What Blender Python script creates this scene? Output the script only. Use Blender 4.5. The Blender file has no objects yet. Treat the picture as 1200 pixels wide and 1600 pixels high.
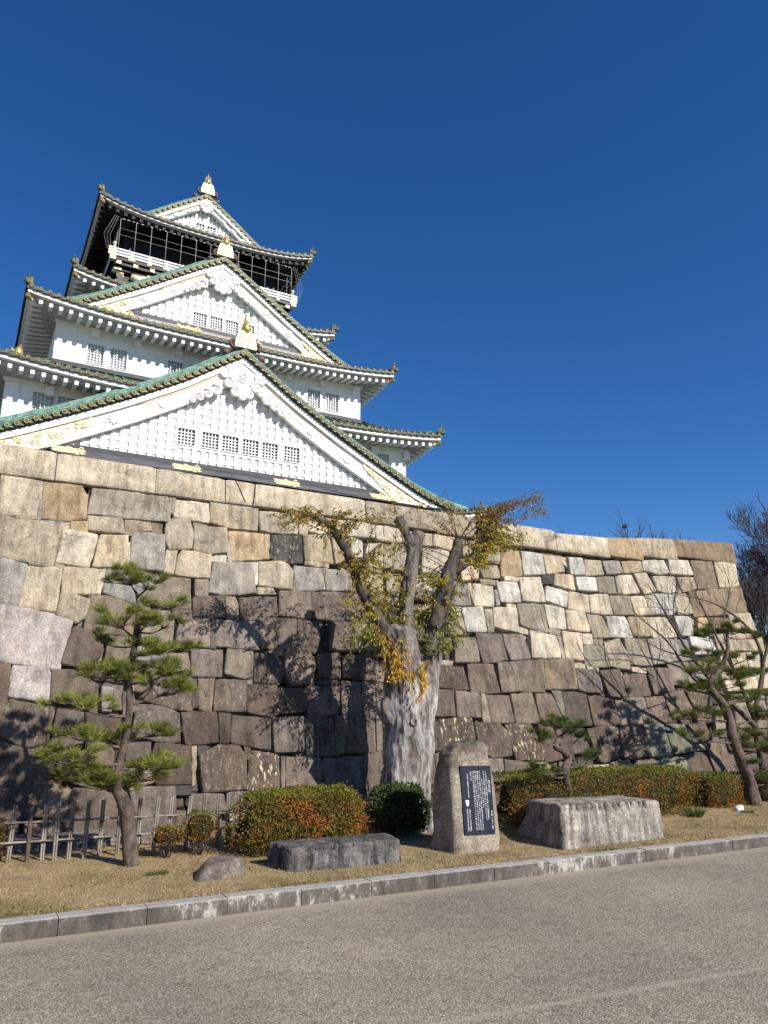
import bpy, math, random
import numpy as np
from mathutils import Vector, Matrix, noise as NZ

# ------------------------------------------------------------------ camera, sky, sun, exposure
SC = bpy.context.scene
COL = SC.collection
F_PX = 1200.0
PITCH = math.radians(14.708)
HEAD = math.radians(61.128)          # heading measured from +X (the wall runs along X)
EYE = Vector((0, 0, 1.7))
cam_d = bpy.data.cameras.new("camera")
cam_d.sensor_fit = 'VERTICAL'
cam_d.sensor_height = 24.0
cam_d.lens = 18.0
cam_d.clip_start = 0.1
cam_d.clip_end = 3000
cam = bpy.data.objects.new("camera", cam_d)
COL.objects.link(cam)
cam.location = EYE
cam.rotation_euler = (math.pi / 2 + PITCH, 0, HEAD - math.pi / 2)
SC.camera = cam

SUN_AZ = Vector((-0.375, 0.927, 0)).normalized()    # horizontal direction the light travels
SUN_EL = math.radians(34.5)
sun_pos_az = math.atan2(-SUN_AZ.x, -SUN_AZ.y)
W = bpy.data.worlds.new("World")
SC.world = W
W.use_nodes = True
wn = W.node_tree
bg = wn.nodes["Background"]
sky = wn.nodes.new("ShaderNodeTexSky")
sky.sky_type = 'NISHITA'
sky.sun_disc = False
sky.sun_elevation = SUN_EL
sky.sun_rotation = sun_pos_az
sky.altitude = 1500
sky.air_density = 1.0
sky.dust_density = 0.0
sky.ozone_density = 4.0
hsv = wn.nodes.new("ShaderNodeHueSaturation")
hsv.inputs['Saturation'].default_value = 1.26
hsv.inputs['Hue'].default_value = 0.507
wn.links.new(sky.outputs[0], hsv.inputs['Color'])
wn.links.new(hsv.outputs[0], bg.inputs[0])
bg.inputs[1].default_value = 0.092

sl = bpy.data.lights.new("sun", 'SUN')
sl.energy = 5.0
sl.angle = math.radians(0.5)
sl.color = (1.0, 0.935, 0.83)
so = bpy.data.objects.new("sun", sl)
COL.objects.link(so)
ldir = Vector((SUN_AZ.x * math.cos(SUN_EL), SUN_AZ.y * math.cos(SUN_EL), -math.sin(SUN_EL)))
so.rotation_euler = ldir.to_track_quat('-Z', 'Y').to_euler()
so.location = (10, -20, 40)
SC.view_settings.view_transform = 'Standard'
SC.view_settings.look = 'None'
SC.view_settings.exposure = 0.5
SC.view_settings.gamma = 1.0

# ------------------------------------------------------------------ measuring helpers
ch, sh = math.cos(HEAD), math.sin(HEAD)
FWD = Vector((ch * math.cos(PITCH), sh * math.cos(PITCH), math.sin(PITCH)))
RGT = Vector((sh, -ch, 0))
UPV = RGT.cross(FWD)


def ray(x, y):
    return FWD + RGT * ((x - 600) / F_PX) - UPV * ((y - 800) / F_PX)


def atY(x, y, Y):
    d = ray(x, y)
    return EYE + d * (Y / d.y)


def mpp(Y, x=600, y=1100):
    """metres per photo pixel at plane Y along this direction"""
    d = ray(x, y)
    return (Y / d.y) / F_PX


def lawn_z(Y):
    return 0.135 + 0.042 * max(0.0, Y - 7.27)


def onG(x, y):
    z = 0.2
    d = ray(x, y)
    p = EYE
    for _ in range(8):
        p = EYE + d * ((z - EYE.z) / d.z)
        z = lawn_z(p.y)
    return p


WB = 10.4      # wall foot (Y)
def wall_Y(z):
    h = z - 0.25
    return WB + 0.26 * h - 0.0113 * h * h


def onW(x, y):
    d = ray(x, y)
    lo, hi = 5.0, 45.0
    for _ in range(50):
        k = (lo + hi) / 2
        p = EYE + d * k
        if p.y - wall_Y(p.z) < 0:
            lo = k
        else:
            hi = k
    return EYE + d * hi


# ------------------------------------------------------------------ mesh helpers
class MB:
    def __init__(self):
        self.v = []
        self.f = []
        self.c = []
        self.usec = False
        self.s = []

    def add(self, vs, fs, col=None, smooth=False):
        o = len(self.v)
        self.v.extend([tuple(p) for p in vs])
        for f in fs:
            self.f.append(tuple(i + o for i in f))
            self.c.append(col if col is not None else (1, 1, 1, 1))
            self.s.append(smooth)
        if col is not None:
            self.usec = True

    def box(self, c, s, rz=0.0, col=None):
        hx, hy, hz = s[0] / 2, s[1] / 2, s[2] / 2
        cr, sr = math.cos(rz), math.sin(rz)
        vs = []
        for dz in (-hz, hz):
            for dx, dy in ((-hx, -hy), (hx, -hy), (hx, hy), (-hx, hy)):
                vs.append((c[0] + dx * cr - dy * sr, c[1] + dx * sr + dy * cr, c[2] + dz))
        self.add(vs, [(0, 3, 2, 1), (4, 5, 6, 7), (0, 1, 5, 4), (1, 2, 6, 5), (2, 3, 7, 6), (3, 0, 4, 7)], col)

    def beam(self, a, b, w, h, up=(0, 0, 1)):
        a, b = Vector(a), Vector(b)
        t = (b - a).normalized()
        up = Vector(up)
        s = t.cross(up)
        if s.length < 1e-5:
            s = t.cross(Vector((0, 1, 0)))
        s.normalize()
        n = s.cross(t)
        vs = []
        for p in (a, b):
            for i, j in ((-1, -1), (1, -1), (1, 1), (-1, 1)):
                vs.append(p + s * (i * w / 2) + n * (j * h / 2))
        self.add(vs, [(0, 3, 2, 1), (4, 5, 6, 7), (0, 1, 5, 4), (1, 2, 6, 5), (2, 3, 7, 6), (3, 0, 4, 7)])

    def tube(self, pts, rad, n=8, cap=True, col=None, smooth=True, jit=0.0):
        pts = [Vector(p) for p in pts]
        if not isinstance(rad, (list, tuple)):
            rad = [rad] * len(pts)
        vs = []
        t0 = (pts[1] - pts[0]).normalized()
        ref = Vector((0, 0, 1)) if abs(t0.z) < 0.9 else Vector((1, 0, 0))
        s = t0.cross(ref).normalized()
        for i, p in enumerate(pts):
            if i == 0:
                t = t0
            elif i == len(pts) - 1:
                t = (pts[i] - pts[i - 1]).normalized()
            else:
                t = (pts[i + 1] - pts[i - 1]).normalized()
            s = (s - t * s.dot(t))
            if s.length < 1e-6:
                s = t.cross(Vector((0.3, 0.8, 0.5)))
            s.normalize()
            b = t.cross(s)
            for k in range(n):
                a = 2 * math.pi * k / n
                r = rad[i]
                if jit:
                    q = p + (s * math.cos(a) + b * math.sin(a)) * r
                    r *= 1 + jit * NZ.noise(q * (1.2 / max(rad[i], .01)))
                vs.append(p + (s * math.cos(a) + b * math.sin(a)) * r)
        fs = []
        m = len(pts)
        for i in range(m - 1):
            for k in range(n):
                fs.append((i * n + k, i * n + (k + 1) % n, (i + 1) * n + (k + 1) % n, (i + 1) * n + k))
        if cap:
            fs.append(tuple(range(n - 1, -1, -1)))
            fs.append(tuple(range((m - 1) * n, m * n)))
        self.add(vs, fs, col, smooth)

    def grid(self, fn, nu, nv, col=None, smooth=True, flip=False):
        vs = [fn(i / nu, j / nv) for j in range(nv + 1) for i in range(nu + 1)]
        fs = []
        for j in range(nv):
            for i in range(nu):
                a = j * (nu + 1) + i
                q = (a, a + 1, a + nu + 2, a + nu + 1)
                fs.append(q[::-1] if flip else q)
        self.add(vs, fs, col, smooth)

    def prism(self, poly, y0, y1, col=None):
        """poly of (x,z), extruded from y0 (front) to y1"""
        n = len(poly)
        vs = [(x, y0, z) for x, z in poly] + [(x, y1, z) for x, z in poly]
        fs = [tuple(range(n)), tuple(range(2 * n - 1, n - 1, -1))]
        for i in range(n):
            fs.append((i, i + n, (i + 1) % n + n, (i + 1) % n))
        self.add(vs, fs, col)

    def disc(self, c, r, axis, h, n=10, col=None):
        c = Vector(c)
        axis = Vector(axis).normalized()
        self.tube([c, c + axis * h], [r, r], n, True, col, False)

    def ring(self, c, R, r, axis, n=10, m=4):
        c = Vector(c)
        ax = Vector(axis).normalized()
        s = ax.cross(Vector((0, 0, 1)))
        if s.length < .01:
            s = Vector((1, 0, 0))
        s.normalize()
        b = ax.cross(s)
        vs = []
        for i in range(n):
            a = 2 * math.pi * i / n
            d = s * math.cos(a) + b * math.sin(a)
            for k in range(m):
                t = 2 * math.pi * k / m
                vs.append(c + d * (R + r * math.cos(t)) + ax * (r * math.sin(t)))
        fs = []
        for i in range(n):
            for k in range(m):
                fs.append((i * m + k, ((i + 1) % n) * m + k, ((i + 1) % n) * m + (k + 1) % m, i * m + (k + 1) % m))
        self.add(vs, fs, None, True)

    def ball(self, c, r, nu=12, nv=8, sc=(1, 1, 1), col=None):
        c = Vector(c)
        def fn(a, b):
            th = a * 2 * math.pi
            ph = b * math.pi
            return c + Vector((math.cos(th) * math.sin(ph) * r * sc[0], math.sin(th) * math.sin(ph) * r * sc[1], -math.cos(ph) * r * sc[2]))
        self.grid(fn, nu, nv, col)

    def build(self, name, mat, parent=None, origin=(0, 0, 0), scale=1.0):
        me = bpy.data.meshes.new(name)
        o = Vector(origin)
        if len(self.v):
            arr = (np.array(self.v, dtype=np.float64) - np.array(o)) * scale
        else:
            arr = np.zeros((0, 3))
        me.from_pydata(arr.tolist(), [], self.f)
        me.polygons.foreach_set('use_smooth', np.array(self.s, dtype=bool))
        if self.usec:
            at = me.attributes.new('col', 'FLOAT_COLOR', 'FACE')
            at.data.foreach_set('color', np.array(self.c, dtype=np.float32).ravel())
        for m in (mat if isinstance(mat, (list, tuple)) else [mat]):
            me.materials.append(m)
        me.update()
        ob = bpy.data.objects.new(name, me)
        COL.objects.link(ob)
        if parent is not None:
            ob.parent = parent
        return ob


def tag(o, label=None, cat=None, group=None, kind=None):
    if label:
        o['label'] = label
    if cat:
        o['category'] = cat
    if group:
        o['group'] = group
    if kind:
        o['kind'] = kind
    return o


def empty(name, loc, label, cat, group=None):
    o = bpy.data.objects.new(name, None)
    o.empty_display_size = 0.3
    COL.objects.link(o)
    o.location = loc
    return tag(o, label, cat, group)


def remesh(ob, voxel, smooth_it=2):
    m = ob.modifiers.new('r', 'REMESH')
    m.mode = 'VOXEL'
    m.voxel_size = voxel
    if smooth_it:
        s = ob.modifiers.new('s', 'SMOOTH')
        s.iterations = smooth_it
        s.factor = 0.5
    dg = bpy.context.evaluated_depsgraph_get()
    dg.update()
    me = bpy.data.meshes.new_from_object(ob.evaluated_get(dg))
    old = ob.data
    ob.modifiers.clear()
    mats = list(old.materials)
    ob.data = me
    me.name = ob.name
    me.materials.clear()
    for k in mats:
        me.materials.append(k)
    me.polygons.foreach_set('use_smooth', np.ones(len(me.polygons), dtype=bool))
    return ob


def displace(ob, fn):
    for v in ob.data.vertices:
        v.co = v.co + v.normal * fn(v.co)
    ob.data.update()


# ------------------------------------------------------------------ materials
def new_mat(name):
    m = bpy.data.materials.new(name)
    m.use_nodes = True
    nt = m.node_tree
    return m, nt, nt.nodes['Principled BSDF']


def N(nt, t, **kw):
    n = nt.nodes.new(t)
    for k, v in kw.items():
        if k in n.inputs:
            n.inputs[k].default_value = v
        else:
            setattr(n, k, v)
    return n


def ramp(nt, fac, stops):
    r = nt.nodes.new('ShaderNodeValToRGB')
    el = r.color_ramp.elements
    while len(el) > 1:
        el.remove(el[-1])
    el[0].position = stops[0][0]
    c = stops[0][1]
    el[0].color = (*c, 1) if len(c) == 3 else c
    for p, c in stops[1:]:
        e = el.new(p)
        e.color = (*c, 1) if len(c) == 3 else c
    nt.links.new(fac, r.inputs[0])
    return r.outputs[0]


def mixc(nt, fac, a, b, mode='MIX'):
    m = nt.nodes.new('ShaderNodeMix')
    m.data_type = 'RGBA'
    m.blend_type = mode
    for sock, val in ((m.inputs['Factor'], fac), (m.inputs['A'], a), (m.inputs['B'], b)):
        pass
    ins = [i for i in m.inputs if i.enabled]
    names = {i.name: i for i in ins}
    for key, val in (('Factor', fac), ('A', a), ('B', b)):
        s = names[key]
        if hasattr(val, 'links') or hasattr(val, 'is_linked'):
            nt.links.new(val, s)
        else:
            s.default_value = val if key == 'Factor' else ((*val, 1) if len(val) == 3 else val)
    return [o for o in m.outputs if o.enabled][0]


def coords(nt, scale=(1, 1, 1)):
    tc = nt.nodes.new('ShaderNodeTexCoord')
    mp = nt.nodes.new('ShaderNodeMapping')
    mp.inputs['Scale'].default_value = scale
    nt.links.new(tc.outputs['Object'], mp.inputs[0])
    return mp.outputs[0]


def noise_n(nt, vec, scale, detail=5, rough=0.6, dist=0.0):
    n = nt.nodes.new('ShaderNodeTexNoise')
    n.inputs['Scale'].default_value = scale
    n.inputs['Detail'].default_value = detail
    n.inputs['Roughness'].default_value = rough
    n.inputs['Distortion'].default_value = dist
    nt.links.new(vec, n.inputs['Vector'])
    return n.outputs['Fac']


def bump(nt, bsdf, h, strength, dist):
    b = nt.nodes.new('ShaderNodeBump')
    b.inputs['Strength'].default_value = strength
    b.inputs['Distance'].default_value = dist
    nt.links.new(h, b.inputs['Height'])
    prev = bsdf.inputs['Normal'].links
    if prev:
        nt.links.new(prev[0].from_socket, b.inputs['Normal'])
    nt.links.new(b.outputs[0], bsdf.inputs['Normal'])


def pm(name, c1, c2, scale=4, rough=0.8, bs=0.3, bd=0.01, metal=0.0, stretch=(1, 1, 1), detail=6, lo=0.35, hi=0.65, spec=0.3):
    m, nt, b = new_mat(name)
    v = coords(nt, stretch)
    f = noise_n(nt, v, scale, detail)
    nt.links.new(ramp(nt, f, [(lo, c1), (hi, c2)]), b.inputs['Base Color'])
    b.inputs['Roughness'].default_value = rough
    b.inputs['Metallic'].default_value = metal
    b.inputs['Specular IOR Level'].default_value = spec
    if bs:
        f2 = noise_n(nt, v, scale * 4, 6)
        bump(nt, b, f2, bs, bd)
    return m


def leaf_mat(name, rough=0.55, trans=0.35):
    """leaf colour from the per-face attribute, varied per leaf"""
    m, nt, b = new_mat(name)
    a = nt.nodes.new('ShaderNodeAttribute')
    a.attribute_name = 'col'
    v = coords(nt)
    f = noise_n(nt, v, 3.0, 3)
    col = mixc(nt, 1.0, a.outputs['Color'], ramp(nt, f, [(0.3, (.75, .75, .75)), (0.7, (1.2, 1.2, 1.2))]), 'MULTIPLY')
    nt.links.new(col, b.inputs['Base Color'])
    b.inputs['Roughness'].default_value = rough
    b.inputs['Specular IOR Level'].default_value = 0.25
    if trans:
        t = nt.nodes.new('ShaderNodeBsdfTranslucent')
        nt.links.new(col, t.inputs['Color'])
        mx = nt.nodes.new('ShaderNodeMixShader')
        mx.inputs[0].default_value = trans
        out = nt.nodes['Material Output']
        nt.links.new(b.outputs[0], mx.inputs[1])
        nt.links.new(t.outputs[0], mx.inputs[2])
        nt.links.new(mx.outputs[0], out.inputs['Surface'])
    return m


def stone_mat():
    """wall facing: colour of each stone from the attribute (alpha = lichen), with grain, pits, streaks"""
    m, nt, b = new_mat('facing_stone')
    a = nt.nodes.new('ShaderNodeAttribute')
    a.attribute_name = 'col'
    v = coords(nt)
    vs = coords(nt, (6, 6, 0.7))
    big = noise_n(nt, v, 3.4, 8, .72, .3)
    c = mixc(nt, 1.0, a.outputs['Color'], ramp(nt, big, [(.27, (.50, .48, .47)), (.43, (.86, .85, .84)), (.56, (1.08, 1.07, 1.05)), (.72, (1.42, 1.38, 1.3))]), 'MULTIPLY')
    st = noise_n(nt, vs, 1.7, 6, .65)
    c = mixc(nt, 1.0, c, ramp(nt, st, [(.33, (.6, .57, .55)), (.5, (1, 1, 1)), (.70, (1.22, 1.21, 1.18))]), 'MULTIPLY')
    gr2 = noise_n(nt, v, 42, 6, .8)
    c = mixc(nt, 1.0, c, ramp(nt, gr2, [(.30, (.45, .43, .42)), (.44, (.9, .9, .89)), (.56, (1.06, 1.05, 1.04)), (.7, (1.5, 1.46, 1.4))]), 'MULTIPLY')
    grain = noise_n(nt, v, 110, 3, .75)
    c = mixc(nt, 1.0, c, ramp(nt, grain, [(.3, (.45, .43, .42)), (.45, (.97, .97, .97)), (.7, (1.35, 1.33, 1.3))]), 'MULTIPLY')
    patch = noise_n(nt, v, 1.5, 9, .75, .8)
    c = mixc(nt, ramp(nt, patch, [(.57, (0, 0, 0)), (.66, (.7, .7, .7))]), c, (.075, .063, .056), 'MIX')
    pale = noise_n(nt, coords(nt, (1, 1, .5)), 4.7, 8, .75, .5)
    c = mixc(nt, ramp(nt, pale, [(.58, (0, 0, 0)), (.68, (.6, .6, .6))]), c, mixc(nt, 1.0, c, (1.75, 1.72, 1.65), 'MULTIPLY'), 'MIX')
    warm = noise_n(nt, v, 3.3, 4, .6)
    c = mixc(nt, ramp(nt, warm, [(.55, (0, 0, 0)), (.75, (.45, .45, .45))]), c,
             mixc(nt, 1.0, c, (1.15, .96, .76), 'MULTIPLY'))
    lv = coords(nt, (14, 14, 4))
    li = noise_n(nt, lv, 1.6, 6, .75)
    lm = nt.nodes.new('ShaderNodeMath')
    lm.operation = 'MULTIPLY'
    nt.links.new(ramp(nt, li, [(.56, (0, 0, 0)), (.6, (1, 1, 1))]), lm.inputs[0])
    nt.links.new(a.outputs['Alpha'], lm.inputs[1])
    c = mixc(nt, lm.outputs[0], c, (.6, .54, .36))
    nt.links.new(c, b.inputs['Base Color'])
    b.inputs['Roughness'].default_value = 0.92
    b.inputs['Specular IOR Level'].default_value = 0.15
    mid = noise_n(nt, v, 16, 9, .75)
    bump(nt, b, mid, .75, .04)
    bump(nt, b, gr2, .6, .012)
    bump(nt, b, grain, .5, .005)
    return m


MAT = {}
MAT['stone'] = stone_mat()
MAT['gap'] = pm('joint_shade', (.006, .0055, .005), (.016, .014, .012), 12, .95, .5, .02)  # near-black, so shadow between the stones is put into the colour
def plaster():
    m, nt, b = new_mat('white_plaster')
    n1 = noise_n(nt, coords(nt), .9, 6, .65)
    c = ramp(nt, n1, [(.3, (.72, .72, .71)), (.6, (.82, .82, .81))])
    st = noise_n(nt, coords(nt, (3.2, 3.2, .22)), 1.0, 7, .7, .2)
    c = mixc(nt, 1.0, c, ramp(nt, st, [(.30, (.74, .73, .71)), (.44, (.97, .97, .96)), (.6, (1, 1, 1))]), 'MULTIPLY')
    nt.links.new(c, b.inputs['Base Color'])
    b.inputs['Roughness'].default_value = .75
    b.inputs['Specular IOR Level'].default_value = .3
    bump(nt, b, noise_n(nt, coords(nt), 5, 6, .6), .12, .02)
    return m


MAT['white'] = plaster()
MAT['grille'] = pm('white_grille', (.66, .67, .67), (.76, .77, .77), 3, .7, 0)
MAT['shadeplaster'] = pm('shaded_eave_plaster', (.30, .305, .31), (.40, .405, .41), 2, .8, .05, .01)  # shade under the eaves is put into this darker plaster
MAT['copper'] = pm('green_copper', (.016, .032, .027), (.085, .17, .135), 1.7, .5, .2, .02, stretch=(1, 1, 1), detail=8)
MAT['coppersun'] = pm('sunlit_verdigris', (.05, .12, .092), (.22, .38, .30), 3, .55, .2, .02)  # copper again, with sunlight on rolls and ridges put into a paler tone
MAT['tiledark'] = pm('dark_roof_tile', (.03, .032, .024), (.10, .088, .05), 2.5, .5, .2, .02)
MAT['gold'] = pm('gilding', (.55, .38, .10), (.86, .66, .26), 6, .35, .35, .02, metal=.75)
MAT['golddull'] = pm('dull_gilding', (.18, .14, .05), (.52, .41, .18), 9, .45, .3, .02, metal=.45)
MAT['flash'] = pm('dark_flashing', (.018, .019, .026), (.035, .036, .045), 2, .5, .1, .01)
MAT['goldpale'] = pm('pale_gilding', (.75, .62, .30), (.85, .78, .55), 7, .45, .6, .04, metal=.35)
MAT['black'] = pm('black_lacquer', (.006, .006, .007), (.016, .015, .016), 3, .5, .05, .01)
MAT['lead'] = pm('lead_flashing', (.045, .047, .055), (.12, .12, .13), 1.1, .55, .1, .01, stretch=(.4, 1, 2))
MAT['leadtop'] = pm('lead_apron', (.24, .23, .22), (.40, .38, .36), 1.2, .6, .1, .01, stretch=(.4, 1, 2))
MAT['pane'] = pm('dark_pane', (.02, .025, .035), (.06, .07, .09), 2, .15, 0)
MAT['panegrey'] = pm('grey_shutter_pane', (.34, .35, .36), (.5, .51, .52), 2, .4, 0)
MAT['onig'] = pm('brown_ridge_tile', (.06, .04, .03), (.14, .09, .065), 5, .6, .3, .02)
MAT['wire'] = pm('pale_wire', (.5, .5, .5), (.6, .6, .6), 4, .5, 0)
MAT['pinebark'] = pm('pine_bark', (.055, .04, .032), (.17, .13, .105), 16, .9, .9, .03, stretch=(1, 1, .45))
MAT['needle'] = leaf_mat('pine_needles', .5, .2)
MAT['leaf'] = leaf_mat('leaves', .5, .4)
MAT['hedgeleaf'] = leaf_mat('hedge_leaves', .5, .3)
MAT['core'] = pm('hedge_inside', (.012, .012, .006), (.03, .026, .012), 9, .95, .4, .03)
MAT['twig'] = pm('twigs', (.05, .038, .03), (.11, .085, .07), 20, .9, .3, .01)
MAT['greytwig'] = pm('grey_twigs', (.045, .04, .042), (.10, .088, .085), 3, .9, .2, .01)
MAT['bamboo'] = pm('weathered_bamboo', (.10, .085, .068), (.29, .255, .215), 9, .7, .3, .005, stretch=(1, 1, .3))
MAT['plaque'] = pm('black_granite_plate', (.010, .013, .022), (.018, .022, .034), 30, .35, 0)
MAT['letter'] = pm('white_letters', (.62, .65, .68), (.72, .74, .76), 40, .6, 0)
MAT['limb'] = pm('dark_bark', (.03, .024, .02), (.12, .10, .085), 11, .9, .7, .02, stretch=(1, 1, .5))


def bark_pale():
    m, nt, b = new_mat('pale_peeling_bark')
    v = coords(nt, (1, 1, .3))
    n1 = noise_n(nt, v, 8, 10, .72, .8)
    c = ramp(nt, n1, [(.32, (.03, .025, .022)), (.41, (.12, .104, .095)), (.50, (.27, .25, .238)), (.60, (.42, .40, .385)), (.74, (.56, .545, .53))])
    n2 = noise_n(nt, coords(nt, (1, 1, .5)), 4.2, 8, .75, .4)
    c = mixc(nt, ramp(nt, n2, [(.58, (0, 0, 0)), (.64, (.8, .8, .8))]), c, (.25, .165, .11))
    n4 = noise_n(nt, coords(nt, (1, 1, .4)), 2.6, 6, .7, .6)
    c = mixc(nt, ramp(nt, n4, [(.55, (0, 0, 0)), (.66, (.75, .75, .75))]), c, (.13, .115, .105))
    n3 = noise_n(nt, coords(nt, (1, 1, .7)), 30, 6, .75)
    c = mixc(nt, ramp(nt, n3, [(.32, (.85, .85, .85)), (.40, (0, 0, 0))]), c, (.04, .033, .03))
    # the younger stems above keep their darker bark
    sx = nt.nodes.new('ShaderNodeSeparateXYZ')
    nt.links.new(coords(nt), sx.inputs[0])
    ad = nt.nodes.new('ShaderNodeMath'); ad.operation = 'MULTIPLY_ADD'
    nt.links.new(n2, ad.inputs[0]); ad.inputs[1].default_value = 1.6
    nt.links.new(sx.outputs['Z'], ad.inputs[2])
    c = mixc(nt, ramp(nt, ad.outputs[0], [(0, (0, 0, 0)), (1, (1, 1, 1))]), c, c)
    mr = nt.nodes.new('ShaderNodeMapRange')
    nt.links.new(ad.outputs[0], mr.inputs[0])
    mr.inputs[1].default_value = 2.5
    mr.inputs[2].default_value = 3.1
    dk = mixc(nt, 1.0, c, (.58, .55, .53), 'MULTIPLY')
    c = mixc(nt, mr.outputs[0], c, dk)
    nt.links.new(c, b.inputs['Base Color'])
    b.inputs['Roughness'].default_value = .9
    b.inputs['Specular IOR Level'].default_value = .15
    bump(nt, b, n1, .9, .05)
    bump(nt, b, n3, .6, .012)
    return m


MAT['palebark'] = bark_pale()


def rock_mat(name, dark, mid, light, streak=1.0, top=None):
    m, nt, b = new_mat(name)
    v = coords(nt)
    n1 = noise_n(nt, v, 5, 8, .7)
    c = ramp(nt, n1, [(.3, dark), (.5, mid), (.72, light)])
    if streak:
        vs = coords(nt, (10, 10, .9))
        s = noise_n(nt, vs, 1.25, 7, .7, .3)
        c = mixc(nt, streak, c, ramp(nt, s, [(.40, (.22, .21, .21)), (.49, (.85, .85, .85)), (.56, (1.15, 1.13, 1.1)), (.68, (1.6, 1.55, 1.45))]), 'MULTIPLY')
    g2 = noise_n(nt, v, 36, 6, .8)
    c = mixc(nt, 1.0, c, ramp(nt, g2, [(.30, (.45, .44, .43)), (.45, (.95, .95, .95)), (.68, (1.45, 1.42, 1.38))]), 'MULTIPLY')
    g = noise_n(nt, v, 110, 3, .7)
    c = mixc(nt, 1.0, c, ramp(nt, g, [(.32, (.42, .42, .42)), (.46, (1, 1, 1)), (.66, (1.55, 1.52, 1.48))]), 'MULTIPLY')
    if top:
        # weathered black crust on the crown of the stone
        sx = nt.nodes.new('ShaderNodeSeparateXYZ')
        nt.links.new(v, sx.inputs[0])
        ad = nt.nodes.new('ShaderNodeMath'); ad.operation = 'MULTIPLY_ADD'
        n5 = noise_n(nt, v, 3.5, 7, .7)
        nt.links.new(n5, ad.inputs[0]); ad.inputs[1].default_value = .9
        nt.links.new(sx.outputs['Z'], ad.inputs[2])
        mr = nt.nodes.new('ShaderNodeMapRange')
        nt.links.new(ad.outputs[0], mr.inputs[0])
        mr.inputs[1].default_value = top[0] + .42
        mr.inputs[2].default_value = top[1] + .42
        c = mixc(nt, mr.outputs[0], c, mixc(nt, 1.0, c, (.20, .205, .21), 'MULTIPLY'))
    nt.links.new(c, b.inputs['Base Color'])
    b.inputs['Roughness'].default_value = .92
    b.inputs['Specular IOR Level'].default_value = .15
    n2 = noise_n(nt, v, 18, 9, .75)
    bump(nt, b, n2, .85, .035)
    bump(nt, b, g, .5, .004)
    return m


MAT['steleTwo'] = rock_mat('monument_granite', (.12, .10, .08), (.26, .225, .175), (.40, .35, .28), 0, top=(.95, 1.25))
MAT['benchrock'] = rock_mat('dark_block_stone', (.045, .043, .043), (.10, .098, .096), (.22, .215, .21), .8)
MAT['slabrock'] = rock_mat('streaked_block_stone', (.10, .092, .085), (.24, .22, .20), (.42, .39, .355), .6)
MAT['boulder'] = rock_mat('brown_boulder_stone', (.06, .05, .045), (.13, .11, .098), (.28, .25, .23), 0)
MAT['whitestone'] = pm('white_pebble', (.6, .6, .58), (.75, .75, .73), 8, .8, .3, .01)
MAT['concrete'] = rock_mat('drain_concrete', (.10, .09, .08), (.17, .155, .14), (.24, .22, .2), .3)


def kerb_mat():
    m, nt, b = new_mat('kerb_granite')
    v = coords(nt)
    n1 = noise_n(nt, coords(nt, (1, 1, .45)), 7, 10, .8)
    big = noise_n(nt, v, .55, 2)
    ad = nt.nodes.new('ShaderNodeMath'); ad.operation = 'MULTIPLY_ADD'
    nt.links.new(big, ad.inputs[0]); ad.inputs[1].default_value = .55
    nt.links.new(n1, ad.inputs[2])
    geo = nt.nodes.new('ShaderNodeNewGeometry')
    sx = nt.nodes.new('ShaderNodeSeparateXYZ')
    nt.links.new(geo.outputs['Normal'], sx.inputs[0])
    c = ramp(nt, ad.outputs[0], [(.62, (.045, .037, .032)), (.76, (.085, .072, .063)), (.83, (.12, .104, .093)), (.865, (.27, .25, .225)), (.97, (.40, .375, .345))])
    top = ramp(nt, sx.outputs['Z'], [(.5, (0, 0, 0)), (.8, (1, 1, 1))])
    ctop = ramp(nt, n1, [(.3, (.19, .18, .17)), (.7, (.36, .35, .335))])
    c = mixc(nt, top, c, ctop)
    g = noise_n(nt, v, 140, 3, .7)
    c = mixc(nt, 1.0, c, ramp(nt, g, [(.32, (.6, .6, .6)), (.46, (1, 1, 1)), (.66, (1.35, 1.33, 1.3))]), 'MULTIPLY')
    nt.links.new(c, b.inputs['Base Color'])
    b.inputs['Roughness'].default_value = .9
    bump(nt, b, n1, .4, .01)
    bump(nt, b, g, .4, .003)
    return m


MAT['kerb'] = kerb_mat()


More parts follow.
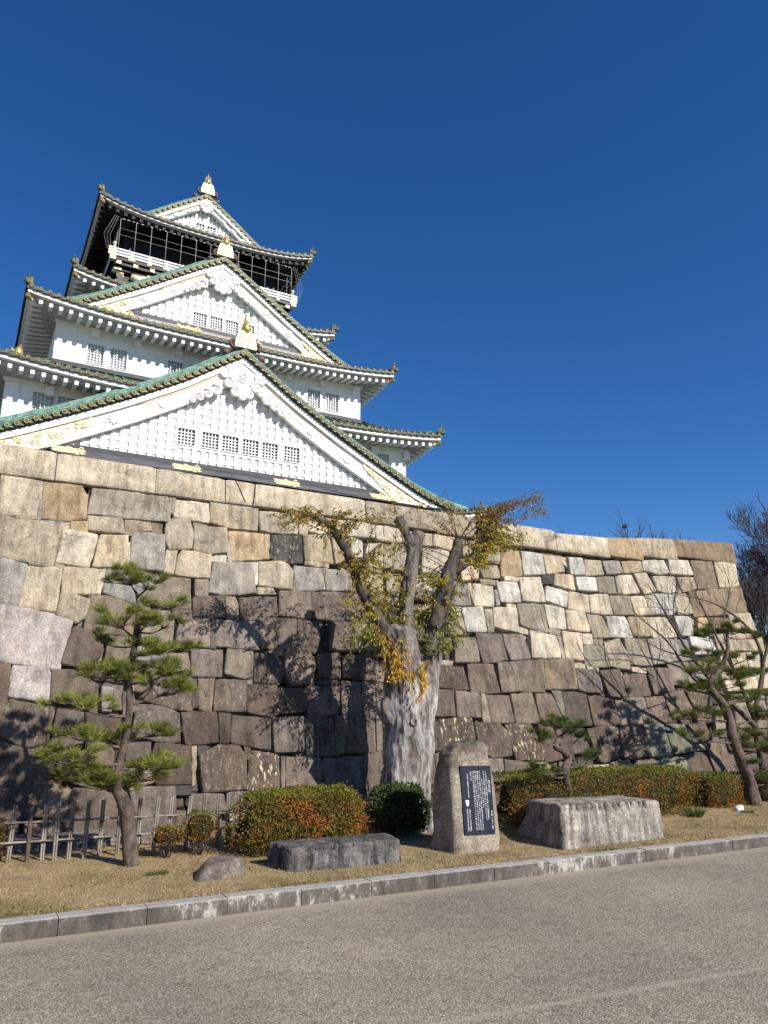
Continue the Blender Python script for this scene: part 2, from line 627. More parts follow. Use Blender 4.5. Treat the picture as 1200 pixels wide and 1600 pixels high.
def road_mat():
    m, nt, b = new_mat('exposed_aggregate')
    v = coords(nt)
    vo = nt.nodes.new('ShaderNodeTexVoronoi')
    vo.inputs['Scale'].default_value = 100
    nt.links.new(v, vo.inputs['Vector'])
    sep = nt.nodes.new('ShaderNodeSeparateColor')
    nt.links.new(vo.outputs['Color'], sep.inputs[0])
    c = ramp(nt, sep.outputs[0], [(0, (.20, .173, .14)), (.3, (.28, .245, .197)), (.6, (.35, .308, .25)), (.86, (.43, .38, .315)), (1, (.56, .505, .43))])
    d = ramp(nt, vo.outputs['Distance'], [(.3, (1, 1, 1)), (.75, (.5, .48, .45))])
    c = mixc(nt, 1.0, c, d, 'MULTIPLY')
    big = noise_n(nt, v, .55, 5, .6)
    c = mixc(nt, 1.0, c, ramp(nt, big, [(.3, (.76, .76, .78)), (.7, (1.16, 1.14, 1.1))]), 'MULTIPLY')
    n6 = noise_n(nt, coords(nt, (.5, 1.3, 1)), .9, 7, .7, .6)
    c = mixc(nt, ramp(nt, n6, [(.56, (0, 0, 0)), (.72, (.5, .5, .5))]), c, mixc(nt, 1.0, c, (.62, .62, .64), 'MULTIPLY'))
    n7 = noise_n(nt, v, 6.0, 6, .75)
    c = mixc(nt, 1.0, c, ramp(nt, n7, [(.32, (.82, .81, .8)), (.5, (1, 1, 1)), (.7, (1.1, 1.1, 1.08))]), 'MULTIPLY')
    # pale worn seam crossing the road, and pale dust along the kerb
    sx = nt.nodes.new('ShaderNodeSeparateXYZ')
    nt.links.new(v, sx.inputs[0])
    a = EYE + ray(700, 1597) * (-EYE.z / ray(700, 1597).z)
    e = EYE + ray(1200, 1511) * (-EYE.z / ray(1200, 1511).z)
    k = (e.y - a.y) / (e.x - a.x)
    wob = noise_n(nt, v, 9, 4, .6)
    def mth(op, x, y):
        n = nt.nodes.new('ShaderNodeMath'); n.operation = op
        for i, s in enumerate((x, y)):
            if s is None: continue
            if hasattr(s, 'links'): nt.links.new(s, n.inputs[i])
            else: n.inputs[i].default_value = s
        return n.outputs[0]
    line = mth('ADD', mth('MULTIPLY', sx.outputs['X'], k), a.y - k * a.x)
    dist = mth('ABSOLUTE', mth('SUBTRACT', mth('ADD', sx.outputs['Y'], mth('MULTIPLY', mth('SUBTRACT', wob, .5), .09)), line), None)
    seam = ramp(nt, dist, [(.0, (.4, .4, .4)), (.018, (.36, .36, .36)), (.05, (0, 0, 0))])
    c = mixc(nt, seam, c, (.40, .34, .27))
    kd = mth('SUBTRACT', 7.12, mth('ADD', sx.outputs['Y'], mth('MULTIPLY', wob, .18)))
    dust = ramp(nt, kd, [(.0, (.85, .85, .85)), (.05, (.6, .6, .6)), (.22, (0, 0, 0))])
    c = mixc(nt, dust, c, (.31, .265, .21))
    nt.links.new(c, b.inputs['Base Color'])
    b.inputs['Roughness'].default_value = .85
    b.inputs['Specular IOR Level'].default_value = .2
    bump(nt, b, d, .6, .006)
    return m


MAT['road'] = road_mat()


def lawn_mat():
    m, nt, b = new_mat('dry_turf')
    v = coords(nt)
    n1 = noise_n(nt, v, 1.1, 6, .65, .4)
    c = ramp(nt, n1, [(.28, (.24, .175, .10)), (.42, (.36, .275, .16)), (.52, (.30, .23, .125)), (.62, (.21, .175, .08)), (.75, (.12, .12, .04))])
    n2 = noise_n(nt, coords(nt, (1, 1.8, 1)), 38, 5, .7)
    c = mixc(nt, 1.0, c, ramp(nt, n2, [(.3, (.38, .35, .32)), (.5, (1, 1, 1)), (.7, (1.5, 1.42, 1.3))]), 'MULTIPLY')
    n3 = noise_n(nt, v, 3.2, 4, .6)
    c = mixc(nt, ramp(nt, n3, [(.55, (0, 0, 0)), (.7, (.6, .6, .6))]), c, (.29, .22, .15))
    nt.links.new(c, b.inputs['Base Color'])
    b.inputs['Roughness'].default_value = .95
    b.inputs['Specular IOR Level'].default_value = .1
    bump(nt, b, n2, .8, .03)
    return m


MAT['lawn'] = lawn_mat()
MAT['blade'] = leaf_mat('grass_blades', .7, .3)
MAT['terrace'] = pm('packed_gravel', (.22, .19, .15), (.32, .28, .22), 3, .9, .3, .01)
MAT['earth'] = pm('distant_ground', (.12, .10, .06), (.20, .16, .10), .2, .95, .2, .05)

# ------------------------------------------------------------------ the setting: ground, road, kerb, lawn
g = MB()
g.add([(-600, -600, -.03), (900, -600, -.03), (900, 900, -.03), (-600, 900, -.03)], [(0, 1, 2, 3)])
tag(g.build('ground', MAT['earth']), kind='structure')
g = MB()
g.add([(-60, -40, 0), (120, -40, 0), (120, 7.16, 0), (-60, 7.16, 0)], [(0, 1, 2, 3)])
tag(g.build('road', MAT['road']), kind='structure')

KY = 7.12
g = MB()
rk = random.Random(4)
joints = [-12 + 0.0]
for px, py in ((94, 1460), (234, 1440), (358, 1422), (472, 1406), (575, 1390), (673, 1378), (763, 1366), (843, 1355), (920, 1345), (990, 1336), (1060, 1327), (1125, 1320), (1185, 1312)):
    joints.append((EYE + ray(px, py) * ((.05 - EYE.z) / ray(px, py).z)).x)
js = [joints[1] - .66 * i for i in range(14, 0, -1)] + joints[1:]
while js[-1] < 40:
    js.append(js[-1] + .66)
for i in range(len(js) - 1):
    x0, x1 = js[i] + .003, js[i + 1] - .003
    dz = rk.uniform(-.004, .004)
    dy = rk.uniform(-.004, .004)
    z1 = .135 + dz
    y0, y1 = KY + dy, KY + .17
    r = .012
    prof = [(y0, -.05), (y0, z1 - r), (y0 + r * .4, z1 - r * .4), (y0 + r, z1), (y1, z1), (y1, -.05)]
    vs = [(x0, a, b) for a, b in prof] + [(x1, a, b) for a, b in prof]
    n = len(prof)
    fs = [(k, k + 1, k + 1 + n, k + n)[::-1] for k in range(n - 1)] + [tuple(range(n)), tuple(range(2 * n - 1, n - 1, -1))]
    g.add(vs, fs)
tag(g.build('kerb', MAT['kerb']), kind='structure')

g = MB()
def lawn_fn(u, v):
    x = -14 + 52 * u
    y = KY + .15 + (10.9 - KY - .15) * v
    z = lawn_z(y) - (.02 if v == 0 else 0) + .022 * NZ.noise(Vector((x * .9, y * .9, 3))) * min(1, v * 4) + .008 * NZ.noise(Vector((x * 4, y * 4, 9)))
    return (x, y, z - .012 * (1 if v < .05 else 0))
g.grid(lawn_fn, 340, 40)
tag(g.build('lawn', MAT['lawn']), kind='structure')
g = MB()
g.box((14, 10.15, .22), (56, .62, .24))
g.box((14, 9.86, .2), (56, .05, .16))
tag(g.build('drain_channel', MAT['concrete']), kind='structure')

# ------------------------------------------------------------------ the stone wall
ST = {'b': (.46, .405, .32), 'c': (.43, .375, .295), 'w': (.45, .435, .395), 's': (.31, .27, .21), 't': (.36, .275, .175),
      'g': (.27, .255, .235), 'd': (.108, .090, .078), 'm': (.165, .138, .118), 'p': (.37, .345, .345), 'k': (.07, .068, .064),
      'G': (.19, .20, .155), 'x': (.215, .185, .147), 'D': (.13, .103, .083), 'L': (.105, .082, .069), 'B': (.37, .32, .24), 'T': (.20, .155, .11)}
TILES = {
 (0, 680): '''c 8,255 268,290 235,515 0,495
t 275,292 510,318 545,380 535,520 430,530 260,520
s 585,330 1045,392 1062,545 820,520 552,490
s 552,500 760,520 778,615 555,590
s 785,530 940,545 945,598 785,600
x 955,545 1015,552 1010,610 952,605
t 445,545 540,540 545,605 445,590
s 1060,395 1098,400 1082,490 1065,480
c 1105,402 1300,428 1304,548 1090,510
B 0,505 390,565 370,660 335,805 190,790 0,755
c 395,590 608,625 555,822 350,795
B 630,625 798,628 790,825 580,818
g 830,610 1028,625 1020,845 830,820 808,790
s 1040,560 1080,525 1185,530 1205,620 1195,705 1060,715 1035,660
c 1042,722 1110,718 1095,790 1085,865 1025,850
c 1115,760 1140,722 1316,745 1305,895 1095,870
g 0,765 170,815 105,1070 0,1050
c 180,815 385,840 345,1098 112,1068
B 400,820 618,840 595,990 388,985
s 380,1000 430,990 558,1030 530,1130 480,1170 355,1120
c 628,860 655,862 628,990 600,985
g 672,835 890,850 1000,900 850,1050 645,985
x 950,880 1190,895 1190,1085 1080,1080 920,1030
x 565,1000 700,1005 820,1060 850,1150 845,1255 690,1240 528,1210
x 880,1100 1060,1100 1085,1150 1075,1310 890,1320
p 0,1058 220,1095 452,1165 372,1468 0,1405
g 260,533 390,545 388,560 262,548
s 395,550 438,548 435,580 400,580
s 350,805 398,815 395,835 350,825
g 242,400 262,380 252,540 237,530
s 785,603 822,607 820,625 785,622
c 800,680 812,676 803,830 795,800
d 1080,1090 1195,1095 1195,1140 1085,1130
c 632,832 664,830 660,856 630,852
s 290,1100 345,1110 340,1130 262,1115
s 100,512 235,520 235,532 110,524
s 180,795 330,810 330,830 185,812''',
 (0, 960): '''D -80,290 65,310 60,440 0,660 -80,650
p 85,320 300,345 312,380 300,545 50,510 60,430
D 460,80 560,100 640,200 620,260 500,330 385,305
x 690,130 830,150 840,200 800,300 660,290
m 325,350 460,350 610,440 605,520 560,560 320,540
g 640,450 708,462 695,600 640,600
m 715,470 768,485 762,590 705,585
D 60,530 340,600 250,860 100,800 0,740 0,690
d 360,595 520,610 515,800 380,830 330,800
d 540,620 755,650 740,750 700,830 545,800
d 860,560 1020,570 1120,620 1125,790 1050,800 830,760
m 1125,22 1308,30 1305,210 1190,190 1105,160
m 1040,270 1170,240 1190,340 1080,350
d 1010,390 1195,390 1200,480 1200,610 1030,570 900,540
m 800,310 1010,290 1000,390 890,480 800,480
D 0,420 30,520 50,540 0,680 -80,660
m 770,490 830,500 850,600 770,640
d 1130,620 1200,620 1200,820 1160,800
g 850,205 1000,190 1060,250 1020,280 850,290''',
 (0, 1100): '''D -80,200 0,240 240,300 335,340 290,500 210,700 150,730 0,720 -80,700
T 290,500 340,505 440,540 395,730 220,700
D 460,530 640,540 730,590 770,830 400,830 390,800
d 775,250 940,240 925,340 790,355
m 545,230 700,260 705,390 560,350
d 380,330 620,270 625,370 480,500 360,420
L 970,250 1190,265 1190,500 980,500 940,420
m 810,530 1095,512 1098,690 1010,800 870,810
k 1100,515 1195,510 1190,560 1100,565
D 200,745 370,745 390,830 190,830
m 710,400 930,360 960,490 820,520 700,500
D -80,730 110,735 100,850 -80,840
g 180,845 560,850 620,860 590,900 200,900
d 1010,810 1100,700 1120,830 1000,840
m 480,505 620,470 690,540 640,535''',
 (300, 730): '''s 112,225 410,262 405,395 345,390 210,375 118,345
c 420,275 540,285 665,300 660,415 490,405 435,390
c 670,300 728,305 722,420 672,418
c 735,310 960,335 960,430 830,420 735,400
c 970,335 1140,360 1138,440 975,430
c 1150,365 1200,370 1200,460 1155,445
s 15,345 105,362 60,368 18,365
s 15,372 215,382 220,530 100,545 10,520
t 230,400 300,405 460,420 482,570 250,588
K 500,428 680,430 685,600 600,600 488,570
s 695,430 850,425 880,600 710,585
s 465,420 488,425 485,510 475,500
w 125,548 215,550 215,590 130,585
g 225,470 240,470 248,590 222,590
g 135,600 365,598 395,790 200,800 108,780
w 370,598 415,600 405,730 392,735
s 418,595 590,590 630,650 620,765 415,740
g 640,615 810,635 830,765 660,770
s 815,635 848,635 838,740
c 708,590 850,605 850,630 708,612
s 410,755 500,760 520,795 415,795
g 850,640 960,650 1000,770 845,765
x 622,710 650,705 655,770 628,770
m 22,705 100,705 98,808 22,800
d 10,815 205,805 212,935 8,935
s 215,810 270,812 290,860 290,930 220,945
d 300,815 525,815 532,930 450,945 320,960
D 545,775 738,785 745,945 545,925
d 750,780 950,790 955,960 760,940
m 150,955 415,970 420,1140 150,1120
d 112,955 145,955 145,1135 108,1130
x 415,955 445,955 460,1125 435,1130 420,1040
D 455,945 650,950 660,1140 465,1130
d 660,955 790,970 800,1060 770,1160 662,1145
d 870,970 1010,970 1010,1140 865,1140
d 960,790 1060,800 1050,960 965,950
s 1070,640 1190,640 1190,780 1080,790
w 985,440 1060,470 1060,560 1010,560
c 1100,480 1190,480 1195,630 1080,620
x 1020,970 1190,960 1200,1130 1020,1140
x 1060,800 1200,795 1200,950 1070,955
s 880,440 980,450 1000,560 900,600''',
 (600, 760): '''c 0,250 100,275 108,350 0,340
c 110,280 295,300 295,375 120,350
s 0,360 45,370 50,500 0,510
s 48,358 145,368 120,520 60,515
c 245,385 400,410 410,470 370,570 240,560
c 310,300 500,335 480,410 310,370
c 500,340 640,360 640,450 500,430
B 650,365 730,380 720,480 660,470
s 20,550 100,555 90,690 20,650
c 190,580 350,580 350,690 200,700
s 150,740 310,740 320,830 170,830
s 0,700 80,700 80,830 0,830
x 0,840 300,840 300,960 0,960
g 460,610 525,615 545,740 420,740
c 530,605 680,620 692,745 570,745
w 705,600 830,598 858,720 730,720
g 690,650 708,650 720,740 700,745
c 850,570 980,565 1012,720 870,715
t 730,420 840,405 868,560 740,560
s 600,500 700,500 720,575 620,570
c 480,460 590,470 590,570 490,590
w 858,405 990,425 1010,548 880,550
c 1000,428 1100,440 1130,530 1020,545
w 1155,445 1235,450 1255,550 1170,545
k 990,560 1060,555 1060,605 995,610
c 1070,550 1180,555 1195,650 1065,615
w 1020,622 1150,660 1140,755 1015,710
c 1155,660 1275,680 1290,788 1150,765
w 490,758 618,755 645,905 525,905
s 630,770 675,768 683,910 650,912
c 685,760 825,760 838,910 685,880
x 838,735 965,735 1005,915 850,865
w 1000,740 1120,765 1140,890 1035,885
c 1135,772 1250,790 1280,910 1150,895
c 850,870 900,885 900,920 850,912
s 400,780 480,785 515,925 390,920
x 450,950 570,945 595,1095 440,1100
m 568,920 730,925 772,1085 625,1105
m 742,925 870,930 912,1075 790,1085
c 912,918 1070,935 1105,1070 930,1070
c 1120,905 1240,920 1250,1085 1140,1070
c 770,735 825,740 825,757 775,752
c 915,895 1010,905 1005,918 920,915
s 1085,935 1108,940 1130,1075 1112,1072
s 1010,890 1100,900 1100,930 1040,920
c 750,565 840,570 838,592 755,590
s 600,580 690,590 690,620 610,610
s 640,410 715,415 715,470 645,465
c 1105,445 1140,448 1150,500 1128,480
s 970,738 995,738 1028,905 1012,912
c 430,750 480,755 478,780 440,778''',
 (900, 820): '''c 55,222 150,225 175,310 65,315
g 165,228 270,228 295,300 190,310
B 285,230 400,228 418,290 305,300
w 418,222 550,222 582,300 530,308 430,285
w 575,220 700,222 735,312 590,305
T 715,225 850,230 890,395 765,400
B 865,235 990,240 1020,385 900,390
w 0,328 118,330 132,415 20,405
x 128,330 235,325 255,430 140,425
c 262,320 345,315 395,425 295,432
c 358,310 440,300 495,415 420,435
c 478,325 620,325 632,415 580,425 510,410
B 630,330 730,330 755,400 670,420
T 705,420 1030,390 1075,545 745,575
c 85,438 200,432 235,560 95,550
x 210,445 330,445 365,560 240,560
c 340,450 420,450 460,560 370,565
s 430,445 470,442 495,555 465,560
w 470,432 595,440 620,540 600,560 500,555
B 610,432 690,430 735,550 640,560
s 65,560 160,575 222,700 105,710
w 185,575 300,578 355,705 225,700
B 320,580 430,580 475,690 360,700
c 445,580 560,580 635,700 490,705
w 610,575 700,575 740,690 660,690
t 760,585 810,585 830,640 770,680
T 820,580 950,585 960,660 830,660
c 960,560 1090,550 1130,660 980,650
c 40,685 95,685 105,745 50,745
s 55,755 175,760 205,890 65,880
s 175,745 265,715 330,830 335,905 215,880
s 295,715 430,715 480,880 340,870
g 450,715 580,715 630,850 490,870
g 590,715 690,720 730,840 650,850
w 710,700 850,720 880,800 740,810
s 860,690 990,690 1010,790 890,800
B 1000,680 1150,690 1180,790 1020,780
c 1060,800 1190,800 1215,890 1080,890
B 900,810 1050,800 1070,890 920,890
m 0,895 145,920 170,1050 20,1035
d 150,915 270,905 325,1075 215,1070
D 295,940 430,930 472,1065 340,1075
m 435,895 570,900 615,1035 490,1060
x 570,870 700,860 750,990 610,1000
c 0,862 55,870 60,895 0,890
c 70,885 140,895 140,915 75,905
c 345,890 430,900 432,930 350,918
g 245,320 258,330 290,430 262,430
s 105,715 165,715 165,750 112,750
s 640,380 665,420 640,420''',
 (900, 980): '''d -88,400 60,410 105,612 -50,600
L 75,440 130,425 230,455 278,610 120,612
s 248,460 290,460 325,610 285,610
x 290,445 420,440 470,590 330,615
D 435,445 545,430 600,590 480,598
m 555,415 660,400 720,510 700,540 600,560
d 690,400 830,420 850,490 740,500
d 70,640 180,620 260,680 298,800 180,845 150,830
D 268,628 415,622 468,800 350,820 305,810
G 430,610 545,605 610,800 480,805
G 555,605 680,610 750,770 620,790
D 695,610 800,600 850,700 740,720
s 745,735 810,735 805,765 760,770
D 685,800 800,780 855,905 700,905
D 810,730 920,720 1000,900 880,905
G 535,820 680,815 700,900 550,890
x 215,850 330,830 370,880 230,890
m 375,830 520,835 535,885 380,885
s 50,875 205,855 215,890 60,905
s 850,520 950,500 980,620 880,640
s 960,420 1180,420 1190,520 1000,520
D 1000,640 1190,640 1190,780 1020,760
D 1040,790 1190,790 1190,900 1060,900
c 900,300 1100,290 1150,380 950,400
s 740,300 880,310 890,400 760,400
m 740,510 840,505 860,590 760,600
m 990,530 1180,530 1190,630 1000,630
c 1110,290 1260,290 1290,380 1160,380
s 1190,400 1300,400 1330,510 1200,510
m 1200,530 1340,530 1370,640 1210,640
x 190,620 262,625 262,670
d -60,640 40,640 90,780 -40,790''',
 (600, 980): '''d 345,235 495,255 530,390 350,375
m 525,232 680,235 722,410 545,410
m 710,225 815,220 858,395 735,405
m 825,210 965,205 1005,405 860,400
T 1005,205 1180,200 1212,383 1020,385
d 315,390 435,395 445,555 305,550
m 445,400 595,415 612,560 460,560
x 605,420 625,420 665,595 618,590
m 630,425 780,430 812,595 670,598
m 795,420 920,415 972,595 825,600
m 945,420 1045,420 1115,560 1000,580 980,570
x 1050,400 1105,400 1135,550 1115,545
l 345,575 545,570 565,700 380,770
L 565,595 720,605 780,660 800,800 680,815 600,760
l 765,605 910,600 1000,770 1005,830 830,830
d 300,600 335,595 370,770 285,775
m 250,800 310,800 320,980 250,980
m 320,795 395,780 420,900 420,980 340,980
m 690,820 745,825 755,960 690,960
D 750,830 900,850 935,900 930,955 760,960
L 960,610 1060,650 1090,740 1120,820 1015,840
d 1070,650 1140,650 1190,830 1130,810
s 945,845 1010,845 1080,900 950,930
s 355,210 430,212 425,235 350,232
m 400,820 680,820 680,970 420,960
g 480,400 510,400 515,415 485,412
x 970,205 995,205 1010,380 1005,390''',
 (300, 1000): '''m 0,60 190,65 180,230 0,225
x 222,60 380,75 375,230 330,240 205,210
d 390,85 530,95 580,200 545,275 392,265
m 580,75 740,85 770,160 745,270 620,275 588,200
d 790,90 920,80 930,240 800,230
D 945,110 1080,90 1180,170 1180,255 950,230
d 0,235 32,240 40,410 0,430
m 40,240 140,240 120,445 45,430
d 150,250 340,255 340,440 140,440
D 350,280 530,285 540,460 500,480 350,450
d 545,300 710,310 715,440 545,460
m 720,290 920,290 915,460 730,480
m 935,260 1045,265 1060,460 940,465
m 1060,265 1190,270 1190,440 1140,465 1075,465
L 0,450 150,455 160,640 0,650
d 165,460 240,465 230,640 175,645
d 250,470 495,490 490,685 245,640
m 505,490 700,480 700,690 520,700
d 710,490 880,490 890,720 720,720
m 895,480 970,480 960,700 900,720
D 980,475 1135,470 1145,700 960,700
m 1150,470 1190,465 1190,690 1155,690
L 50,720 170,660 290,665 335,730 335,930 70,950
l 375,690 540,720 545,950 345,935
m 555,740 580,740 575,945 558,945
m 590,735 800,735 810,920 590,925
m 820,740 920,740 1070,720 1100,930 830,920
m 1080,720 1180,700 1190,950 1110,940
k 40,665 115,668 50,715 40,715
s 0,670 30,665 20,900 0,910
m 0,965 190,965 210,1070 0,1060
m 240,955 340,950 320,1050 240,1060
m 345,950 470,945 460,1020 350,1050
d 800,250 910,250 905,280 800,280
s 345,245 385,240 390,268 350,268
m 490,65 565,60 570,90 500,85
g 0,1075 150,1080 200,1180 0,1190
g 220,1070 330,1070 330,1180 230,1185
m 340,1060 600,1000 620,1160 350,1180
m 600,935 850,930 870,1100 620,1100
m 860,930 1190,950 1190,1120 880,1100
m 330,670 365,680 360,750 340,720
m 1150,180 1200,190 1200,260 1155,255''',
}
CAPS = [((-330, 634), (-140, 668), (-140, 708), (-330, 676)),
        ((-138, 668), (-32, 687), (-32, 727), (-138, 709)),
        ((-30, 688), (0, 693), (89, 707), (85, 751), (0, 742), (-30, 733)),
        ((90, 708), (244, 731), (242, 772), (87, 752)),
        ((244, 731), (351, 749), (351, 786), (244, 773)),
        ((353, 749), (398, 756), (394, 791), (352, 787)),
        ((399, 756), (569, 781), (569, 814), (396, 791)),
        ((571, 782), (679, 799), (679, 831), (572, 815)),
        ((681, 799), (769, 813), (770, 846), (682, 832)),
        ((771, 814), (865, 829), (869, 862), (771, 847)),
        ((868, 833), (947, 840), (952, 871), (871, 863)),
        ((948, 840), (998, 841), (1000, 873), (952, 872)),
        ((999, 841), (1051, 842), (1056, 872), (1001, 873)),
        ((1052, 842), (1143, 849), (1148, 879), (1057, 873))]
CAPC = ['b', 'c', 'b', 'b', 'c', 'c', 'c', 's', 's', 'c', 'b', 't', 'B', 'T']


EDGE = [onW(*p) for p in ((1142, 849), (1150, 880), (1157, 905), (1166, 932), (1182, 975), (1198, 1020))]
def xend(z):
    if z >= EDGE[0].z:
        return EDGE[0].x
    for a, b in zip(EDGE[:-1], EDGE[1:]):
        if z >= b.z:
            t = (a.z - z) / (a.z - b.z)
            return a.x + (b.x - a.x) * t
    return EDGE[-1].x + (EDGE[-1].z - z) * .30


def wall_stone(mb, pts, col, rnd, bulge=.016, proud=0.0, shrink=-.021, smooth_n=5):
    """pts: world points on the wall surface, one rounded irregular block"""
    q = [Vector((p.x, p.z)) for p in pts]
    area = sum(q[i].x * q[(i + 1) % len(q)].y - q[(i + 1) % len(q)].x * q[i].y for i in range(len(q)))
    if area < 0:
        q.reverse()
    cen = sum(q, Vector((0, 0))) / len(q)
    size = min(max((p - cen).length for p in q), .6)
    # chamfer corners, then subdivide edges with a little jitter
    out = []
    n = len(q)
    for i in range(n):
        p, a, b = q[i], q[i - 1], q[(i + 1) % n]
        r = min(.020, .08 * min((p - a).length, (p - b).length)) * rnd.uniform(.5, 1.25)
        da, db = (a - p).normalized() * r, (b - p).normalized() * r
        out += [p + da, p + (da + db) * .28, p + db]
    fine = []
    for i in range(len(out)):
        a, b = out[i], out[(i + 1) % len(out)]
        L = (b - a).length
        k = max(1, int(L / .07))
        for j in range(k):
            t = j / k
            p = a.lerp(b, t)
            if j:
                nrm = Vector((-(b - a).y, (b - a).x)).normalized()
                p = p + nrm * (.011 * NZ.noise(Vector((p.x * 7, p.y * 7, 1))) + .005 * NZ.noise(Vector((p.x * 23, p.y * 23, 5))))
            fine.append(p)
    m = len(fine)
    tilt = Vector((rnd.uniform(-.045, .045), rnd.uniform(-.045, .045)))
    off = proud + rnd.uniform(-.012, .018)
    sd = rnd.uniform(0, 50)
    rings = [(0.0, -.16), (0.0, -.024), (.005, -.004), (.013, .010), (.035, .017), (.075, .02), (.12, .021), (.17, .022), (.23, .023), (.31, .024)]
    vs = []
    for ins, dep in rings:
        for p in fine:
            d = p - cen
            L = d.length
            k = max(.12, (L - shrink - ins * min(1, size / .25)) / max(L, 1e-4))
            pp = cen + d * k
            dd = dep * bulge / .024 if dep > 0 else dep
            dd += off + (pp - cen).dot(tilt)
            if dep > -.02:
                dd += .017 * NZ.noise(Vector((pp.x * 4, pp.y * 4, sd))) + .009 * NZ.noise(Vector((pp.x * 11, pp.y * 11, sd))) + .005 * NZ.noise(Vector((pp.x * 27, pp.y * 27, sd)))
            vs.append((pp, dd))
    vs.append((cen, off + bulge * 1.05 + .01 * NZ.noise(Vector((cen.x * 5, cen.y * 5, sd)))))
    W3 = []
    for pp, dd in vs:
        s = .26 - .0226 * (pp.y - .25)
        nl = math.sqrt(1 + s * s)
        W3.append((pp.x, wall_Y(pp.y) - dd / nl, pp.y + dd * s / nl))
    fs = []
    R = len(rings)
    for r in range(R - 1):
        for i in range(m):
            fs.append((r * m + i, r * m + (i + 1) % m, (r + 1) * m + (i + 1) % m, (r + 1) * m + i))
    c = R * m
    for i in range(m):
        fs.append(((R - 1) * m + i, (R - 1) * m + (i + 1) % m, c))
    mb.add(W3, fs, col, True)


wall = empty('stone_wall', (9, 10.6, .25), 'high battered retaining wall of fitted beige, grey and brown stone blocks below the castle', 'wall')
WO = (9, 10.6, .25)
rs = random.Random(11)
mb = MB()
for (ox, oy), txt in TILES.items():
    for ln in txt.split('\n'):
        k, rest = ln.split(' ', 1)
        alpha = 0.0
        if k == 'l':
            k, alpha = 'L', .9
        if k == 'K':
            k, alpha = 'k', .35
        base = ST[k]
        if k in 'dmDL' and alpha == 0:
            alpha = rs.choice((0, 0, 0, .25))
        br = rs.uniform(.82, 1.16)
        wm = rs.uniform(-.04, .04)
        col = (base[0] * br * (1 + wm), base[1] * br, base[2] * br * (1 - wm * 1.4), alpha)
        pts = [tuple(float(t) for t in w.split(',')) for w in rest.split()]
        cy_ = oy + sum(p_[1] for p_ in pts) / len(pts) / 4
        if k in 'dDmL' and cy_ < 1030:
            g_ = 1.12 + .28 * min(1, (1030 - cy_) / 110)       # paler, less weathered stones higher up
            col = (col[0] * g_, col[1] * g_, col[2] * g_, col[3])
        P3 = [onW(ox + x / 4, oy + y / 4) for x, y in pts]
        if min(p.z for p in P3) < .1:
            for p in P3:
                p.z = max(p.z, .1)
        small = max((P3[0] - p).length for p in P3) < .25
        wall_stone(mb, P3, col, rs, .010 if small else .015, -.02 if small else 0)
# rubble packed behind the joints: shows only where a joint is wide
z = .05
while z < 4.9:
    h = rs.uniform(.16, .30)
    x = -.8
    while x < xend(z + h) - .5:
        w = rs.uniform(.16, .38)
        b = ST[rs.choice('xsdDmg' if z > 2.2 else 'ddmDkL')]
        br = rs.uniform(.7, 1.1)
        j = lambda: rs.uniform(-.03, .03)
        pts = [Vector((x + j(), 0, z + j())), Vector((x + w + j(), 0, z + j())), Vector((x + w + j(), 0, z + h + j())), Vector((x + j(), 0, z + h + j()))]
        wall_stone(mb, pts, (b[0] * br, b[1] * br, b[2] * br, 0), rs, .016, -.105, .012)
        x += w
    z += h
# courses outside the picture, to the left, so the wall does not end at the frame
z = .12
row = 0
while z < 4.85:
    hgt = rs.uniform(.42, .62)
    if z + hgt > 4.6:
        hgt = 4.92 - z
    x = -1.2 - rs.uniform(0, .3)
    left_limit = -9
    xe = onW(-4, 1200).x
    x = None
    # find the right end: the frame edge at this height
    xr = None
    lo, hi = 600, 1400
    for _ in range(40):
        mid_ = (lo + hi) / 2
        if onW(-14, mid_).z > z + hgt / 2:
            lo = mid_
        else:
            hi = mid_
    xr = onW(-14, lo).x - .02
    while xr > left_limit:
        w = rs.uniform(.4, .9)
        b = ST[rs.choice('cBsgtmDp' if z > 2 else 'dDmLgm')]
        br = rs.uniform(.85, 1.12)
        pts = [Vector((xr - w + .012 + rs.uniform(-.02, .02), 0, z + .012)), Vector((xr - .012, 0, z + .012)), Vector((xr - .012 + rs.uniform(-.02, .02), 0, z + hgt - .012)), Vector((xr - w + .012, 0, z + hgt - .012))]
        wall_stone(mb, pts, (b[0] * br, b[1] * br, b[2] * br, 0), rs)
        xr -= w
    z += hgt
mb.build('stone_facing', MAT['stone'], wall, WO)
XE_T = onW(1143, 850)
